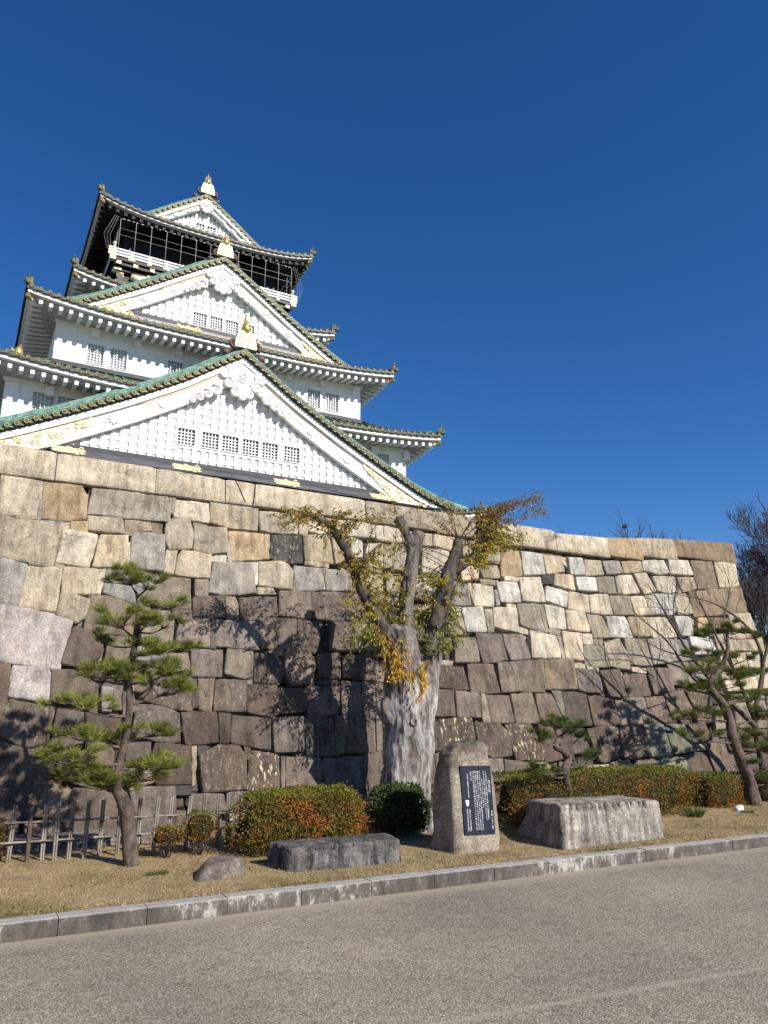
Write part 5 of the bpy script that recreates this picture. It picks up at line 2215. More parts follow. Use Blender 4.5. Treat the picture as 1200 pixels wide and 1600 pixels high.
def tuft(name, label, p, n, L, spread, cols, w=.006, seed=1):
    rnd = random.Random(seed)
    root = MB()
    base = Vector((p.x, p.y, p.z - .01))
    for _ in range(n):
        a = rnd.uniform(0, 2 * math.pi)
        q = base + Vector((math.cos(a), math.sin(a) * .7, 0)) * (spread * math.sqrt(rnd.random()))
        out = Vector((math.cos(a) * rnd.uniform(.1, .8), math.sin(a) * rnd.uniform(.1, .8), 1)).normalized()
        l = L * rnd.uniform(.5, 1.1)
        m_ = q + out * l * .55
        e = q + out * l + Vector((out.x, out.y, 0)) * l * .5 - Vector((0, 0, l * .12))
        s = out.cross(rvec(rnd)).normalized() * (w / 2)
        c_ = rnd.choice(cols)
        root.add([q - s, q + s, m_ + s * .8, m_ - s * .8, e], [(0, 1, 2, 3), (3, 2, 4)], (*c_, 1))
    ob = root.build(name, MAT['blade'], None, base)
    ob.location = base
    tag(ob, label, 'grass clump')
    return ob


GR = ((.06, .12, .025), (.09, .15, .03), (.04, .08, .02), (.12, .15, .04))
tuft('grass_tuft', 'small bright green grass tuft between the pine foot and the brown boulder', onG(246, 1367), 170, .075, .10, GR, .006, 3)
tuft('grass_tuft', 'strappy green leaves at the right foot of the long low hedge', onG(1086, 1276), 120, .20, .13, GR, .011, 4)
tuft('grass_tuft', 'low green clump beside the white stone under the leaning pine', onG(1168, 1270), 150, .07, .12, GR, .009, 5)

# ------------------------------------------------------------------ bamboo fence
def bamboo(mb, a, b_, r, n=7):
    a, b_ = Vector(a), Vector(b_)
    L = (b_ - a).length
    pts, rad = [], []
    k = max(2, int(L / .16))
    for i in range(k + 1):
        t = i / k
        p = a.lerp(b_, t)
        for dt, rr in ((-.012, 1), (0, 1.18), (.012, 1)):
            tt = t + dt / L
            if 0 <= tt <= 1:
                pts.append(a.lerp(b_, tt))
                rad.append(r * rr)
    mb.tube(pts, rad, n)


FY = 9.28
fb = Vector((atY(190, 1335, FY).x, FY, lawn_z(FY)))
fence = empty('bamboo_fence', fb, 'low open lattice fence of grey weathered bamboo at the wall foot behind the tall pine', 'fence')
POSTS = [(-40, 1350, -28, 1262), (12, 1350, 25, 1257), (42, 1345, 49, 1262), (66, 1343, 73, 1258), (84, 1342, 92, 1253), (107, 1343, 116, 1253), (130, 1341, 139, 1250), (155, 1340, 163, 1250), (181, 1338, 188, 1255), (215, 1332, 221, 1247),
         (238, 1330, 247, 1245), (262, 1327, 270, 1245), (288, 1325, 297, 1243), (316, 1320, 322, 1241), (338, 1312, 341, 1240), (356, 1311, 358, 1238), (369, 1308, 379, 1238), (394, 1306, 396, 1237), (408, 1304, 416, 1236), (432, 1302, 434, 1234)]
rf_ = random.Random(2)
for i, (xb, yb, xt, yt) in enumerate(POSTS):
    x0 = atY(xb, yb, FY).x
    p1 = atY(xt, yt, FY)
    z0 = lawn_z(FY) - .05
    pm_ = MB()
    dark_ = i == 2
    for sx in ((-.012, .012) if not dark_ else (0,)):
        r = .0115 if not dark_ else .024
        dy = .03 * (1 if i % 2 else -1) if not dark_ else 0
        bamboo(pm_, (x0 + sx, FY + dy, z0), (p1.x + sx, FY + dy, p1.z + rf_.uniform(-.012, .012)), r)
    pm_.build('post', MAT['bamboo'] if not dark_ else MAT['twig'], fence, fb)
for zl in ((7, 1285, 192, 1280), (0, 1318, 192, 1306)):
    a, b_ = atY(zl[0], zl[1], FY), atY(zl[2], zl[3], FY)
    zz_ = (a.z + b_.z) / 2
    rm = MB()
    bamboo(rm, (a.x - .6, FY, a.z), (atY(450, 1270, FY).x, FY, zz_ + (b_.z - a.z) * .8), .0115)
    rm.build('rail', MAT['bamboo'], fence, fb)
tm = MB()
for (xb, yb, xt, yt) in POSTS:
    for zc in (.33, .62):
        p = atY(xb + (xt - xb) * zc, yb + (yt - yb) * zc, FY)
        tm.ring((p.x, FY, p.z), .022, .004, (0, .3, 1), 8, 3)
tm.build('rope_ties', MAT['twig'], fence, fb)
# short bit of the same fence seen over the shaded hedge
F2 = 10.0
q0 = atY(1145, 1216, F2)
fb2 = Vector((q0.x, F2, lawn_z(F2)))
fence2 = empty('bamboo_fence', fb2, 'short run of pale bamboo posts peeping over the shaded hedge by the leaning pine', 'fence')
for x in (1132, 1137, 1149, 1153, 1158):
    p = atY(x, 1203, F2)
    pm_ = MB()
    bamboo(pm_, (p.x, F2, lawn_z(F2) - .05), p, .011)
    pm_.build('post', MAT['bamboo'], fence2, fb2)
rm = MB()
bamboo(rm, (atY(1125, 1208, F2).x, F2 + .02, q0.z + .03), (atY(1165, 1208, F2).x, F2 + .02, q0.z + .04), .011)
rm.build('rail', MAT['bamboo'], fence2, fb2)

# ------------------------------------------------------------------ rocks
def block_rock(name, label, cat, bot, top, mat, seed, k=9.0, amp=.02, sub=26, notches=None, amp2=.006):
    """bot/top: four world corners each (front-left, front-right, back-right, back-left)"""
    P = [Vector(p) for p in bot] + [Vector(p) for p in top]
    base = sum(P[:4], Vector()) / 4
    mb = MB()
    def tri(x, y, z):
        u, v, w = (x + 1) / 2, (y + 1) / 2, (z + 1) / 2
        lo = P[0].lerp(P[1], u).lerp(P[3].lerp(P[2], u), v)
        hi = P[4].lerp(P[5], u).lerp(P[7].lerp(P[6], u), v)
        return lo.lerp(hi, w)
    faces = [lambda a, b_: (a, -1, b_), lambda a, b_: (1, a, b_), lambda a, b_: (-a, 1, b_), lambda a, b_: (-1, -a, b_), lambda a, b_: (a, b_, 1), lambda a, b_: (a, -b_, -1)]
    for f in faces:
        def fn(u, v, f=f):
            q = f(2 * u - 1, 2 * v - 1)
            m_ = (abs(q[0]) ** k + abs(q[1]) ** k + abs(q[2]) ** k) ** (1 / k)
            p = tri(q[0] / m_, q[1] / m_, q[2] / m_)
            d = (p - tri(0, 0, 0)).normalized()
            n_ = amp * NZ.noise(p * 2.4 + Vector((seed, 0, 0))) + amp * .55 * NZ.noise(p * 6 + Vector((0, seed, 0))) + amp2 * NZ.noise(p * 19) + amp2 * .5 * NZ.noise(p * 45)
            p = p + d * n_
            if notches and q[1] < -.985 and q[2] > -.2:
                for (nx, dep) in notches:
                    t = abs(q[0] - nx) / .032
                    if t < 1 and q[2] > .62:
                        p = p + Vector((0, .07 * (1 - t * t) * min(1, (q[2] - .62) / .1), 0))
            if notches and q[2] > .985 and q[1] < -.8:
                for (nx, dep) in notches:
                    t = abs(q[0] - nx) / .032
                    if t < 1:
                        p = p - Vector((0, 0, .06 * (1 - t * t) * min(1, (-q[1] - .8) / .1)))
            return p
        mb.grid(fn, sub * (3 if notches else 1), sub)
    ob = mb.build(name, mat, None, base)
    ob.location = base
    tag(ob, label, cat)
    return ob


def up(px, py, Y):
    return atY(px, py, Y)


# long dark bench-like block
fl_, fr_ = onG(453, 1364), onG(628, 1347)
bl_ = onG(428, 1350)
dep = .42
bot = [fl_, fr_, fr_ + Vector((-.02, dep, 0)), fl_ + Vector((-.12, dep, 0))]
bot = [p - Vector((0, 0, .05)) for p in bot]
tz = [atY(456, 1325, fl_.y), atY(626, 1311, fr_.y)]
top = [tz[0], tz[1], Vector((atY(604, 1306, fr_.y + dep).x, fr_.y + dep, tz[1].z + .02)), Vector((fl_.x - .10, fl_.y + dep, tz[0].z + .02))]
block_rock('stone_block', 'long low dark quarried stone block in front of the wide rounded hedge', 'stone', bot, top, MAT['benchrock'], 3, 16, .018, 30, notches=[(-.72, 0), (-.55, 0), (-.4, 0), (-.26, 0), (-.1, 0), (.08, 0)])
# big streaked block
fl_, fr_ = onG(880, 1329), onG(1039, 1309)
bl_ = onG(804, 1301)
br_ = fr_ + Vector((-.02, .62, 0))
bot = [p - Vector((0, 0, .05)) for p in (fl_, fr_, br_, bl_)]
t0 = atY(874, 1257, fl_.y + .02)
t1 = atY(1031, 1250, fr_.y + .03)
top = [t0, Vector((t1.x, t1.y, t1.z - .0)), Vector((t1.x - .12, fr_.y + .62, t1.z + .02)), Vector((atY(824, 1249, bl_.y).x, bl_.y, atY(824, 1249, bl_.y).z))]
block_rock('stone_block', 'large pale stone block with dark vertical streaks and wedge notches along its top edge', 'stone', bot, top, MAT['slabrock'], 8, 26, .022, 34, notches=[(-.93 + .135 * i + .02 * math.sin(i * 3), 0) for i in range(13)], amp2=.011)
# boulder
a, b_ = onG(302, 1381), onG(388, 1366)
bot = [a, b_, b_ + Vector((0, .35, 0)), a + Vector((.02, .35, 0))]
bot = [p - Vector((0, 0, .05)) for p in bot]
top = [atY(325, 1352, a.y + .05), atY(386, 1342, b_.y + .02), Vector((b_.x - .05, b_.y + .3, atY(380, 1340, b_.y).z)), Vector((a.x + .18, a.y + .3, atY(330, 1345, a.y).z))]
block_rock('boulder', 'low brown boulder lying alone on the dry grass near the kerb', 'boulder', bot, top, MAT['boulder'], 5, 4.5, .03, 22)
w = onG(1158, 1268)
bot = [w + Vector((-.06, 0, -.02)), w + Vector((.09, 0, -.02)), w + Vector((.08, .1, -.02)), w + Vector((-.05, .1, -.02))]
top = [p + Vector((.01, .01, .12 if i in (1, 2) else .07)) for i, p in enumerate(bot)]
block_rock('white_stone', 'small bright white stone at the foot of the shaded hedge', 'stone', bot, top, MAT['whitestone'], 2, 3.5, .02, 10)

# ------------------------------------------------------------------ inscribed monument
s0, s1 = onG(713, 1336), onG(787, 1329)
SY = (s0.y + s1.y) / 2
sb = Vector(((s0.x + s1.x) / 2, SY + .2, lawn_z(SY)))
stele = empty('inscribed_monument', sb, 'upright round-topped stone monument carrying a black inscribed plate beside the dark green bush', 'monument')
lean = .07
OUT = [(1338, 712, 788), (1315, 712, 786), (1290, 711, 783), (1250, 708, 779), (1215, 706, 774), (1192, 706, 771), (1178, 709, 769), (1168, 714, 766), (1161, 721, 760), (1158, 729, 753), (1157, 738, 745)]
st = MB()
rings = []
NS = 44
for i, (y, xl, xr) in enumerate(OUT):
    z_ = atY(740, y, SY).z
    yf = SY + lean * (z_ - sb.z)
    L, R_ = atY(xl, y, yf).x, atY(xr, y, yf).x
    t = min(1, max(0, (z_ - sb.z) / (atY(740, 1157, SY).z - sb.z)))
    dp = (.50 - .16 * t) * (1 if t < .8 else max(.25, math.sqrt(max(0, 1 - ((t - .8) / .22) ** 2))))
    yc = yf + dp / 2 + (.04 * max(0, t - .8) / .2)
    rg = []
    for k in range(NS):
        a = 2 * math.pi * k / NS
        ca, sa = math.cos(a), math.sin(a)
        pw_ = 7.0 if t < .75 else 4.0
        m_ = (abs(ca) ** pw_ + abs(sa) ** pw_) ** (1 / pw_)
        x = (L + R_) / 2 + ca / m_ * (R_ - L) / 2
        yy = yc + sa / m_ * dp / 2
        if yy > yc:
            x -= .08 * (1 - t) * (yy - yc) / (dp / 2) * (1 if ca < 0 else 0)
        q = Vector((x, yy, z_))
        damp = .15 if (sa < -.35 and .12 < z_ - sb.z < 1.02) else 1.0
        n_ = damp * Vector((ca, sa, 0)) * (.030 * NZ.noise(q * 4) + .016 * NZ.noise(q * 10) + .008 * NZ.noise(q * 26))
        rg.append(q + n_)
    rings.append(rg)
# refine vertically
fine = []
for i in range(len(rings) - 1):
    sub = 5 if i < 6 else 2
    for j in range(sub):
        t = j / sub
        row = []
        for k in range(NS):
            q = rings[i][k].lerp(rings[i + 1][k], t)
            dr = Vector((q.x - sb.x, q.y - sb.y - .1, 0)).normalized()
            damp = .15 if (math.sin(2 * math.pi * k / NS) < -.35 and .12 < q.z - sb.z < 1.02) else 1.0
            row.append(q + dr * damp * (.010 * NZ.noise(q * 22 + Vector((3, 0, 0))) + .014 * NZ.noise(q * 8)))
        fine.append(row)
fine.append(rings[-1])
vs = [p for r in fine for p in r]
fs = []
for i in range(len(fine) - 1):
    for k in range(NS):
        fs.append((i * NS + k, i * NS + (k + 1) % NS, (i + 1) * NS + (k + 1) % NS, (i + 1) * NS + k))
fs.append(tuple(range((len(fine) - 1) * NS, len(fine) * NS)))
st.add(vs, fs, None, True)
st.build('stone', MAT['steleTwo'], stele, sb)
def onS(x, y, off=0.0):
    d = ray(x, y)
    p = EYE
    z_ = .8
    for _ in range(10):
        Y = SY + lean * (z_ - sb.z) + off
        p = EYE + d * (Y / d.y)
        z_ = p.z
    return p
cn = [onS(719, 1197, -.016), onS(766, 1196, -.016), onS(774, 1302.5, -.016), onS(727, 1305, -.016)]
pq = MB()
bk4 = [p + Vector((0, .06, 0)) for p in cn]
pq.add(cn + bk4, [(3, 2, 1, 0), (0, 1, 5, 4), (1, 2, 6, 5), (2, 3, 7, 6), (3, 0, 4, 7)])
plate = pq.build('inscription_plate', MAT['plaque'], stele, sb)
def onP(u, v, off=.003):
    p = cn[0].lerp(cn[1], u).lerp(cn[3].lerp(cn[2], u), v)
    return p + Vector((0, -off, 0))
def glyphs(mb, ch_, u, v, w, h):
    """one character as real lettering, centred at u,v on the plate"""
    cu = bpy.data.curves.new('tmp', 'FONT')
    cu.body = ch_
    cu.size = 1
    cu.resolution_u = 1
    ob = bpy.data.objects.new('tmp', cu)
    COL.objects.link(ob)
    dg = bpy.context.evaluated_depsgraph_get()
    me = bpy.data.meshes.new_from_object(ob.evaluated_get(dg))
    if len(me.vertices):
        vs_ = [v_.co.copy() for v_ in me.vertices]
        vs3 = [onP(u + (c_.x - .5) * w, v - (c_.y - .38) * h) for c_ in vs_]
        mb.add(vs3, [tuple(p_.vertices) for p_ in me.polygons])
    bpy.data.objects.remove(ob)
    bpy.data.curves.remove(cu)
    bpy.data.meshes.remove(me)
CACHE = {}
def column(mb, txt, u, v0, v1, w, slant=0.0):
    n = len(txt)
    stp = (v1 - v0) / n
    for i, c_ in enumerate(txt):
        if c_ == ' ':
            continue
        glyphs(mb, c_, u + slant * i, v0 + stp * (i + .5), w, stp * .95)
tl = MB()
column(tl, '残念石', .905, .215, .40, .085)
column(tl, '︵', .905, .165, .20, .05)
column(tl, '︶', .905, .405, .44, .05)
tl.build('title_lettering', MAT['letter'], plate, sb)
tx = MB()
BODY = [('この石は今から約三百五十年前の大坂城再築の', .815, .075, .80), ('ために小豆島の石切場で切り出されたもので', .745, .075, .80), ('  されることなく残された石である', .675, .13, .62), ('石には大名の刻印が残されており当時の石を運ぶ苦労がしのばれる', .605, .075, .94),
        ('青年会議所の手によりこの度ゆかりの地に運ばれここに置かれた石', .535, .075, .94), ('長い歳月をへた石の姿は今なお当時をしのばせるものがある', .465, .075, .94), ('残された石を残念石と呼びならわしてこの地に伝える', .395, .075, .94), ('昭和五十六年', .315, .085, .22)]
for t_, u, a_, b2 in BODY:
    column(tx, t_, u, a_, b2, .058)
column(tx, '大阪城天守閣築城五十周年記念', .205, .11, .47, .045)
column(tx, '社団法人大阪青年会議所', .125, .625, .95, .05)
column(tx, '社団法人小豆島会議所', .205, .625, .95, .05)
column(tx, '寄贈の石二個', .93, .66, .93, .05)
tx.build('body_lettering', MAT['letter'], plate, sb)
em = MB()
shield = [(-.055, 0), (.055, 0), (.058, .03), (.04, .075), (.0, .105), (-.04, .075), (-.058, .03)]
em.add([onP(.145 + a_ * .95, .50 + b2 * .95) for a_, b2 in shield], [tuple(range(7))])
em.build('emblem', MAT['letter'], plate, sb)

# ------------------------------------------------------------------ bare trees
def grow(mbs, p, d, L, r, lev, maxlev, rnd, droop=0.0, spread=.55, up_=.12, minr=.004):
    n = 4
    pts, rad = [p], [r]
    q, dd = p.copy(), d.copy()
    for i in range(n):
        dd = (dd + rvec(rnd) * .16 + Vector((0, 0, up_ * .4))).normalized()
        q = q + dd * (L / n)
        pts.append(q.copy())
        rad.append(max(minr, r * (1 - .38 * (i + 1) / n)))
    mbs[min(2, lev)].tube(pts, rad, 7 if lev < 2 else (4 if lev < 4 else 3), False)
    if lev >= maxlev:
        return
    k = 3 if lev < 3 else rnd.choice((2, 3, 3, 4))
    for i in range(k):
        t = 1.0 if i == 0 else rnd.uniform(.35, .95)
        s = lerp_path(pts, t)
        nd_ = (dd + rvec(rnd) * spread * (1.0 if i else .55) + Vector((0, 0, up_))).normalized()
        grow(mbs, s, nd_, L * rnd.uniform(.62, .86), max(minr, r * (.62 if i == 0 else .48)), lev + 1, maxlev, rnd, droop, spread, up_, minr)


def bare_tree(name, label, base, h, seed, lev=6, r=None, lean=(0, 0), minr=.012, group=None, up_=.12, spread=.6):
    rnd = random.Random(seed)
    root = empty(name, base, label, 'bare tree', group)
    mbs = [MB(), MB(), MB()]
    grow(mbs, Vector(base), Vector((lean[0], lean[1], 1)).normalized(), h * .26, r or h * .03, 0, lev, rnd, 0, spread, up_, minr)
    b0 = np.array(base)
    top = max(v_[2] for mb_ in mbs for v_ in mb_.v)
    f = h / (top - b0[2])
    for mb_, nm in zip(mbs, ('trunk', 'branches', 'twigs')):
        mb_.v = [tuple(t_) for t_ in (np.array(mb_.v) - b0) * f + b0]
        mb_.build(nm, MAT['greytwig'], root, base)
    return root


YR = 27.0
p = atY(1196, 1080, YR)
zt_ = atY(1190, 772, YR).z
bare_tree('bare_tree', 'big leafless tree with dense fine twigs rising beyond the right end of the wall', (p.x, YR, -.02), zt_, 6, 8, .34, (-.02, 0), .012, None, .10, .66)
p = atY(1330, 1080, 34)
bare_tree('bare_tree', 'second leafless tree mostly outside the right edge, beyond the corner of the wall', (p.x, 34, -.02), zt_ * 1.35, 16, 6, .4, (-.05, 0), .016, None, .08, .7)
YB = 75.0
for i, (x, y, s_) in enumerate(((905, 826, 1), (948, 814, 2), (1000, 826, 3), (1042, 830, 5))):
    p = atY(x, 900, YB + i * 3)
    zt_ = atY(x, y - 8, YB + i * 3).z
    bare_tree('bare_tree', ('leafless treetop just above the wall, leftmost of the four', 'leafless treetop above the wall just left of the bird nest', 'leafless treetop above the wall on the right of the bird nest', 'leafless treetop above the wall nearest its right corner')[i],
              (p.x, YB + i * 3, 4.9), zt_ - 4.9, 30 + s_, 6, None, (0, 0), .03, 'leafless treetops behind the wall', .10, .62)
nst = MB()
pc = atY(976, 823, 79)
rn = random.Random(9)
for _ in range(260):
    a_ = rvec(rn)
    a_.z *= .8
    q = pc + a_ * .34 * rn.uniform(.5, 1)
    t_ = a_.cross(rvec(rn)).normalized()
    nst.tube([q - t_ * .22, q + a_ * .03, q + t_ * .22], [.018, .022, .014], 3, False)
ob = nst.build('bird_nest', MAT['twig'], None, pc)
ob.location = pc
tag(ob, 'round dark twig nest high in a leafless treetop above the wall', 'nest')

# leafless cherry by the wall corner
CY = 9.75
cb_ = Vector((atY(1197, 1262, CY).x, CY, lawn_z(CY)))
cherry = empty('bare_tree', cb_, 'leafless tree close to the wall with thin branches fanning left behind the leaning pine', 'bare tree')
rc = random.Random(14)
mbs = [MB(), MB(), MB()]
BR = [
    ([(1197, 1268), (1192, 1200), (1184, 1160), (1178, 1122)], [9, 8, 7.5, 7]),
    ([(1180, 1135), (1130, 1085), (1082, 1028), (1042, 962), (1012, 912)], [7, 4.5, 3.2, 2, .9]),
    ([(1130, 1085), (1085, 1062), (1045, 1005), (1000, 965), (985, 950)], [3.6, 2.6, 2, 1.2, .7]),
    ([(1178, 1122), (1152, 1060), (1115, 985), (1086, 925)], [6, 4, 2.4, 1]),
    ([(1178, 1122), (1192, 1040), (1172, 985), (1120, 945), (1055, 928)], [7, 5, 3.2, 2, .8]),
    ([(1082, 1028), (1036, 1016), (990, 992)], [2, 1.4, .7]),
    ([(1152, 1060), (1130, 985), (1140, 920), (1128, 880)], [2.4, 1.6, 1.1, .6]),
    ([(1192, 1040), (1210, 960), (1200, 900)], [4, 2.4, 1]),
    ([(1115, 985), (1070, 960), (1030, 950)], [1.6, 1.1, .6]),
    ([(1060, 1000), (1052, 950), (1060, 905)], [1.6, 1.1, .6]),
]
mC = mpp(CY, 1100, 1050)
for i, (pl, rd) in enumerate(BR):
    P_ = [atY(x, y, CY + (.12 * math.sin(i * 1.7 + k) if k else 0)) for k, (x, y) in enumerate(pl)]
    pts, rr = smooth_path(P_, [max(.003, r_ * mC * .72) for r_ in rd], 5)
    mbs[0 if i == 0 else 1].tube(pts, rr, 8 if i == 0 else 5, False, jit=.15)
    if i == 0:
        continue
    for _ in range(13):
        t_ = rc.uniform(.25, 1)
        s_ = lerp_path(pts, t_)
        d_ = ((pts[-1] - pts[0]).normalized() + rvec(rc) * .75 + Vector((0, 0, .2))).normalized()
        grow(mbs, s_, d_, rc.uniform(.16, .38), .0045, 3, 4, rc, 0, .6, .1, .0024)
for mb_, nm in zip(mbs, ('trunk', 'branches', 'twigs')):
    mb_.build(nm, MAT['twig'], cherry, cb_)

# leafy trees closing the view beyond the corner
def leafy(name, label, base, h, rad, seed, n, cols, group):
    rnd = random.Random(seed)
    base = Vector(base)
    root = empty(name, base, label, 'tree', group)
    tk_ = MB()
    tk_.tube([base - Vector((0, 0, .1)), base + Vector((.1, 0, h * .4)), base + Vector((0, .1, h * .8))], [h * .035, h * .025, h * .01], 8)
    lv = MB()
    cls = []
    for k in range(26):
        a_ = rvec(rnd)
        c_ = base + Vector((a_.x * rad, a_.y * rad, h * .55 + a_.z * h * .42)) * 1.0
        cls.append((c_, rnd.uniform(.25, .5) * rad, rnd.uniform(.6, 1.2)))
        tk_.tube([base + Vector((0, 0, h * rnd.uniform(.25, .6))), base.lerp(c_, .6) + Vector((0, 0, .1)), c_], [h * .012, h * .008, .01], 5, False)
    tk_.build('trunk', MAT['limb'], root, base)
    for _ in range(n):
        c_, r_, b_ = rnd.choice(cls)
        q = c_ + Vector((rnd.gauss(0, .5), rnd.gauss(0, .5), rnd.gauss(0, .35))) * r_
        col = rnd.choice(cols)
        v = b_ * rnd.uniform(.7, 1.25)
        leaf(lv, q, rvec(rnd), rvec(rnd), .16, .09, (col[0] * v, col[1] * v, col[2] * v, 1))
    lv.build('leaves', MAT['leaf'], root, base)
DG = ((.03, .05, .018), (.045, .065, .022), (.02, .035, .012))
for i, (x, Y_, h_) in enumerate(((1215, 18, 2.6), (1290, 20, 3.4), (1400, 24, 5.0))):
    p = atY(x, 1120, Y_)
    leafy('evergreen_tree', ('low dark evergreen beyond the wall corner, nearest of the three', 'middle dark evergreen beyond the wall corner', 'tallest dark evergreen beyond the wall corner, farthest right')[i], (p.x, Y_, -.02), h_, h_ * .5, 60 + i, 4200, DG, 'evergreens beyond the corner')

# ------------------------------------------------------------------ ground cover
rg_ = random.Random(101)
gb = MB()
for _ in range(70000):
    Y_ = 7.3 + 2.3 * rg_.random() ** 1.5
    X_ = rg_.uniform(-.6, 13.5)
    dens = NZ.noise(Vector((X_ * 1.3, Y_ * 1.9, 7)))
    if dens + rg_.uniform(-.5, .5) < -.12:
        continue
    green = NZ.noise(Vector((X_ * .8 + 5, Y_ * 1.1, 2))) + rg_.uniform(-.3, .3) > .26
    z_ = lawn_z(Y_) + .022 * NZ.noise(Vector((X_ * .9, Y_ * .9, 3))) * min(1, (Y_ - 7.27) / 3.63 * 4) + .008 * NZ.noise(Vector((X_ * 4, Y_ * 4, 9))) - .004
    c_ = rg_.choice(((.13, .14, .035), (.17, .16, .045), (.10, .12, .03))) if green else rg_.choice(((.44, .345, .20), (.52, .42, .25), (.33, .25, .14), (.24, .17, .095), (.38, .29, .16)))
    d_ = Vector((rg_.uniform(-1, 1), rg_.uniform(-1, 1), rg_.uniform(.15, 1.1))).normalized()
    blade(gb, Vector((X_, Y_, z_)), d_, rg_.uniform(.02, .055), .006, (*c_, 1), rg_)
tag(gb.build('dry_grass', MAT['blade']), 'short dry straw-coloured grass with faint green patches on the verge', 'grass', kind='stuff')
fl = MB()
for _ in range(1500):
    k = rg_.random()
    if k < .45:
        X_, Y_ = rg_.gauss(3.1, .7), rg_.gauss(8.45, .35)
    elif k < .75:
        X_, Y_ = rg_.uniform(.5, 12), rg_.uniform(7.35, 9)
    else:
        X_, Y_ = rg_.gauss(9.8, 1.2), rg_.gauss(8.2, .2)
    if not 7.32 < Y_ < 9.9:
        continue
    z_ = lawn_z(Y_) + .022 * NZ.noise(Vector((X_ * .9, Y_ * .9, 3))) * min(1, (Y_ - 7.27) / 3.63 * 4) + .012
    c_ = rg_.choice(((.30, .13, .04), (.36, .20, .06), (.20, .10, .05), (.42, .30, .16)))
    a_ = rg_.uniform(0, 6.28)
    leaf(fl, Vector((X_, Y_, z_)), Vector((math.cos(a_), math.sin(a_), rg_.uniform(-.1, .3))).normalized(), Vector((rg_.uniform(-.4, .4), rg_.uniform(-.4, .4), 1)), rg_.uniform(.02, .04), rg_.uniform(.012, .022), (*c_, 1))
tag(fl.build('fallen_leaves', MAT['leaf']), 'brown and orange fallen leaves scattered on the grass verge', 'leaves', kind='stuff')

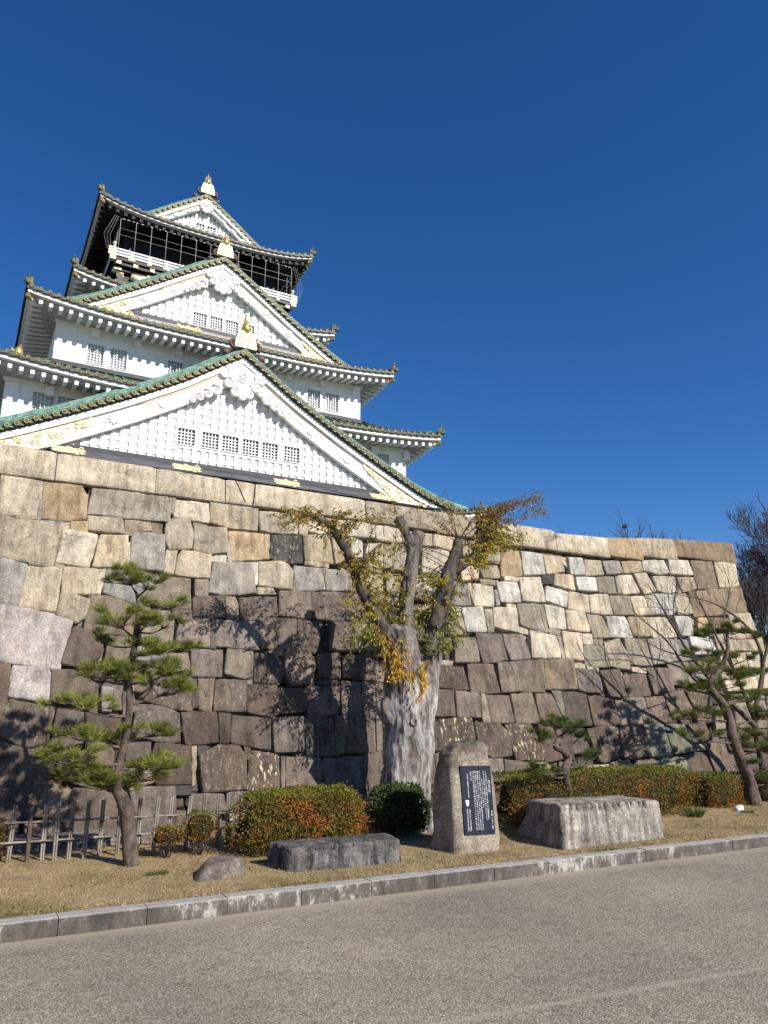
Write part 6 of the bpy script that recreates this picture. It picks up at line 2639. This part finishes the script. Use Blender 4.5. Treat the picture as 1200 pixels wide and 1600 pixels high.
# ------------------------------------------------------------------ visitors on the castle balcony
def person(label, dx, Yu, coat, seed, lean=.2, turn=0.0):
    base = EYE + (Vector((XC + dx, Yu, 25.70)) - EYE) * KS
    root = empty('person', base, label, 'person', 'visitors on the balcony')
    root.rotation_euler = (0, 0, turn)
    def skin(name, joints, edges, mat, par):
        me = bpy.data.meshes.new(name)
        me.from_pydata([j[0] for j in joints], edges, [])
        ob = bpy.data.objects.new(name, me)
        COL.objects.link(ob)
        ob.modifiers.new('k', 'SKIN')
        for i, j in enumerate(joints):
            sv = me.skin_vertices[0].data[i]
            sv.radius = (j[1], j[1]) if not isinstance(j[1], tuple) else j[1]
            sv.use_root = (i == 0)
        sd_ = ob.modifiers.new('s', 'SUBSURF')
        sd_.levels = sd_.render_levels = 2
        dg = bpy.context.evaluated_depsgraph_get()
        m2 = bpy.data.meshes.new_from_object(ob.evaluated_get(dg))
        ob.modifiers.clear()
        ob.data = m2
        m2.name = name
        m2.materials.append(mat)
        m2.polygons.foreach_set('use_smooth', np.ones(len(m2.polygons), dtype=bool))
        ob.parent = par
        return ob
    f = -lean
    hip, ch_, nk, hd = (0, 0, .92), (0, f * .5, 1.25), (0, f * .8, 1.42), (0, f * 1.0, 1.56)
    J = [(hip, (.13, .10)), ((0, f * .25, 1.08), (.12, .09)), (ch_, (.15, .10)), (nk, .055), ((0, f * .95, 1.50), .07), (hd, (.075, .09)), ((0, f * 1.0, 1.64), .06),
         ((-.18, f * .6, 1.36), .05), ((-.26, f * .6 - .08, 1.12), .042), ((-.14, f * .6 - .28, 1.02), .034), ((-.10, f * .6 - .36, 1.02), .03),
         ((.18, f * .6, 1.36), .05), ((.26, f * .6 - .08, 1.12), .042), ((.14, f * .6 - .28, 1.02), .034), ((.10, f * .6 - .36, 1.02), .03),
         ((-.09, 0, .85), .085), ((-.10, -.02, .48), .06), ((-.10, .01, .08), .045), ((-.10, -.12, .04), .035),
         ((.09, 0, .85), .085), ((.10, -.02, .48), .06), ((.10, .01, .08), .045), ((.10, -.12, .04), .035)]
    Ed = [(0, 1), (1, 2), (2, 3), (3, 4), (4, 5), (5, 6), (2, 7), (7, 8), (8, 9), (9, 10), (2, 11), (11, 12), (12, 13), (13, 14), (0, 15), (15, 16), (16, 17), (17, 18), (0, 19), (19, 20), (20, 21), (21, 22)]
    body = skin('body', J, Ed, MAT['skin'], root)
    cj = [(hip, (.15, .12)), ((0, f * .25, 1.08), (.145, .11)), (ch_, (.17, .12)), ((0, f * .75, 1.40), .08)] + [(a_, r_ + .014) for a_, r_ in J[7:10]] + [(a_, r_ + .014) for a_, r_ in J[11:14]]
    skin('coat', cj, [(0, 1), (1, 2), (2, 3), (2, 4), (4, 5), (5, 6), (2, 7), (7, 8), (8, 9)], coat, root)
    tj = [((0, 0, .93), (.14, .11))] + [(a_, r_ + .014) for a_, r_ in J[15:18]] + [(a_, r_ + .014) for a_, r_ in J[19:22]]
    skin('trousers', tj, [(0, 1), (1, 2), (2, 3), (0, 4), (4, 5), (5, 6)], MAT['clothdark'], root)
    hb = MB()
    hb.ball((0, f + .02, 1.62), .095, 14, 10, (.95, 1.05, 1.0))
    hb.build('hair', MAT['hair'], root)
    fc = MB()
    for sx in (-1, 1):
        fc.ball((sx * .028, f - .085, 1.585), .011, 6, 4)
    fc.build('eyes', MAT['hair'], body)
    ns = MB()
    ns.tube([(0, f - .085, 1.59), (0, f - .105, 1.555), (0, f - .088, 1.55)], [.008, .013, .008], 6)
    ns.build('nose', MAT['skin'], body)


MAT['skin'] = pm('skin', (.50, .32, .23), (.58, .38, .28), 20, .6, 0)
MAT['hair'] = pm('dark_hair', (.012, .01, .009), (.03, .025, .02), 40, .5, .2, .002)
MAT['clothdark'] = pm('dark_cloth', (.02, .022, .03), (.04, .042, .055), 30, .9, .2, .002)
MAT['clothpink'] = pm('pale_pink_cloth', (.50, .36, .38), (.62, .46, .48), 30, .9, .2, .002)
MAT['clothgrey'] = pm('grey_cloth', (.16, .16, .19), (.24, .24, .28), 30, .9, .2, .002)
person('person in a pale pink jacket leaning over the balcony rail at its left corner', -4.35, 39.72, MAT['clothpink'], 1, .25)
person('person in a grey coat at the balcony rail, left of the one in dark clothes', -1.35, 39.75, MAT['clothgrey'], 2, .1, .2)
person('person in dark clothes at the balcony rail just left of the white gable peak', -1.0, 39.75, MAT['clothdark'], 3, .12, -.3)
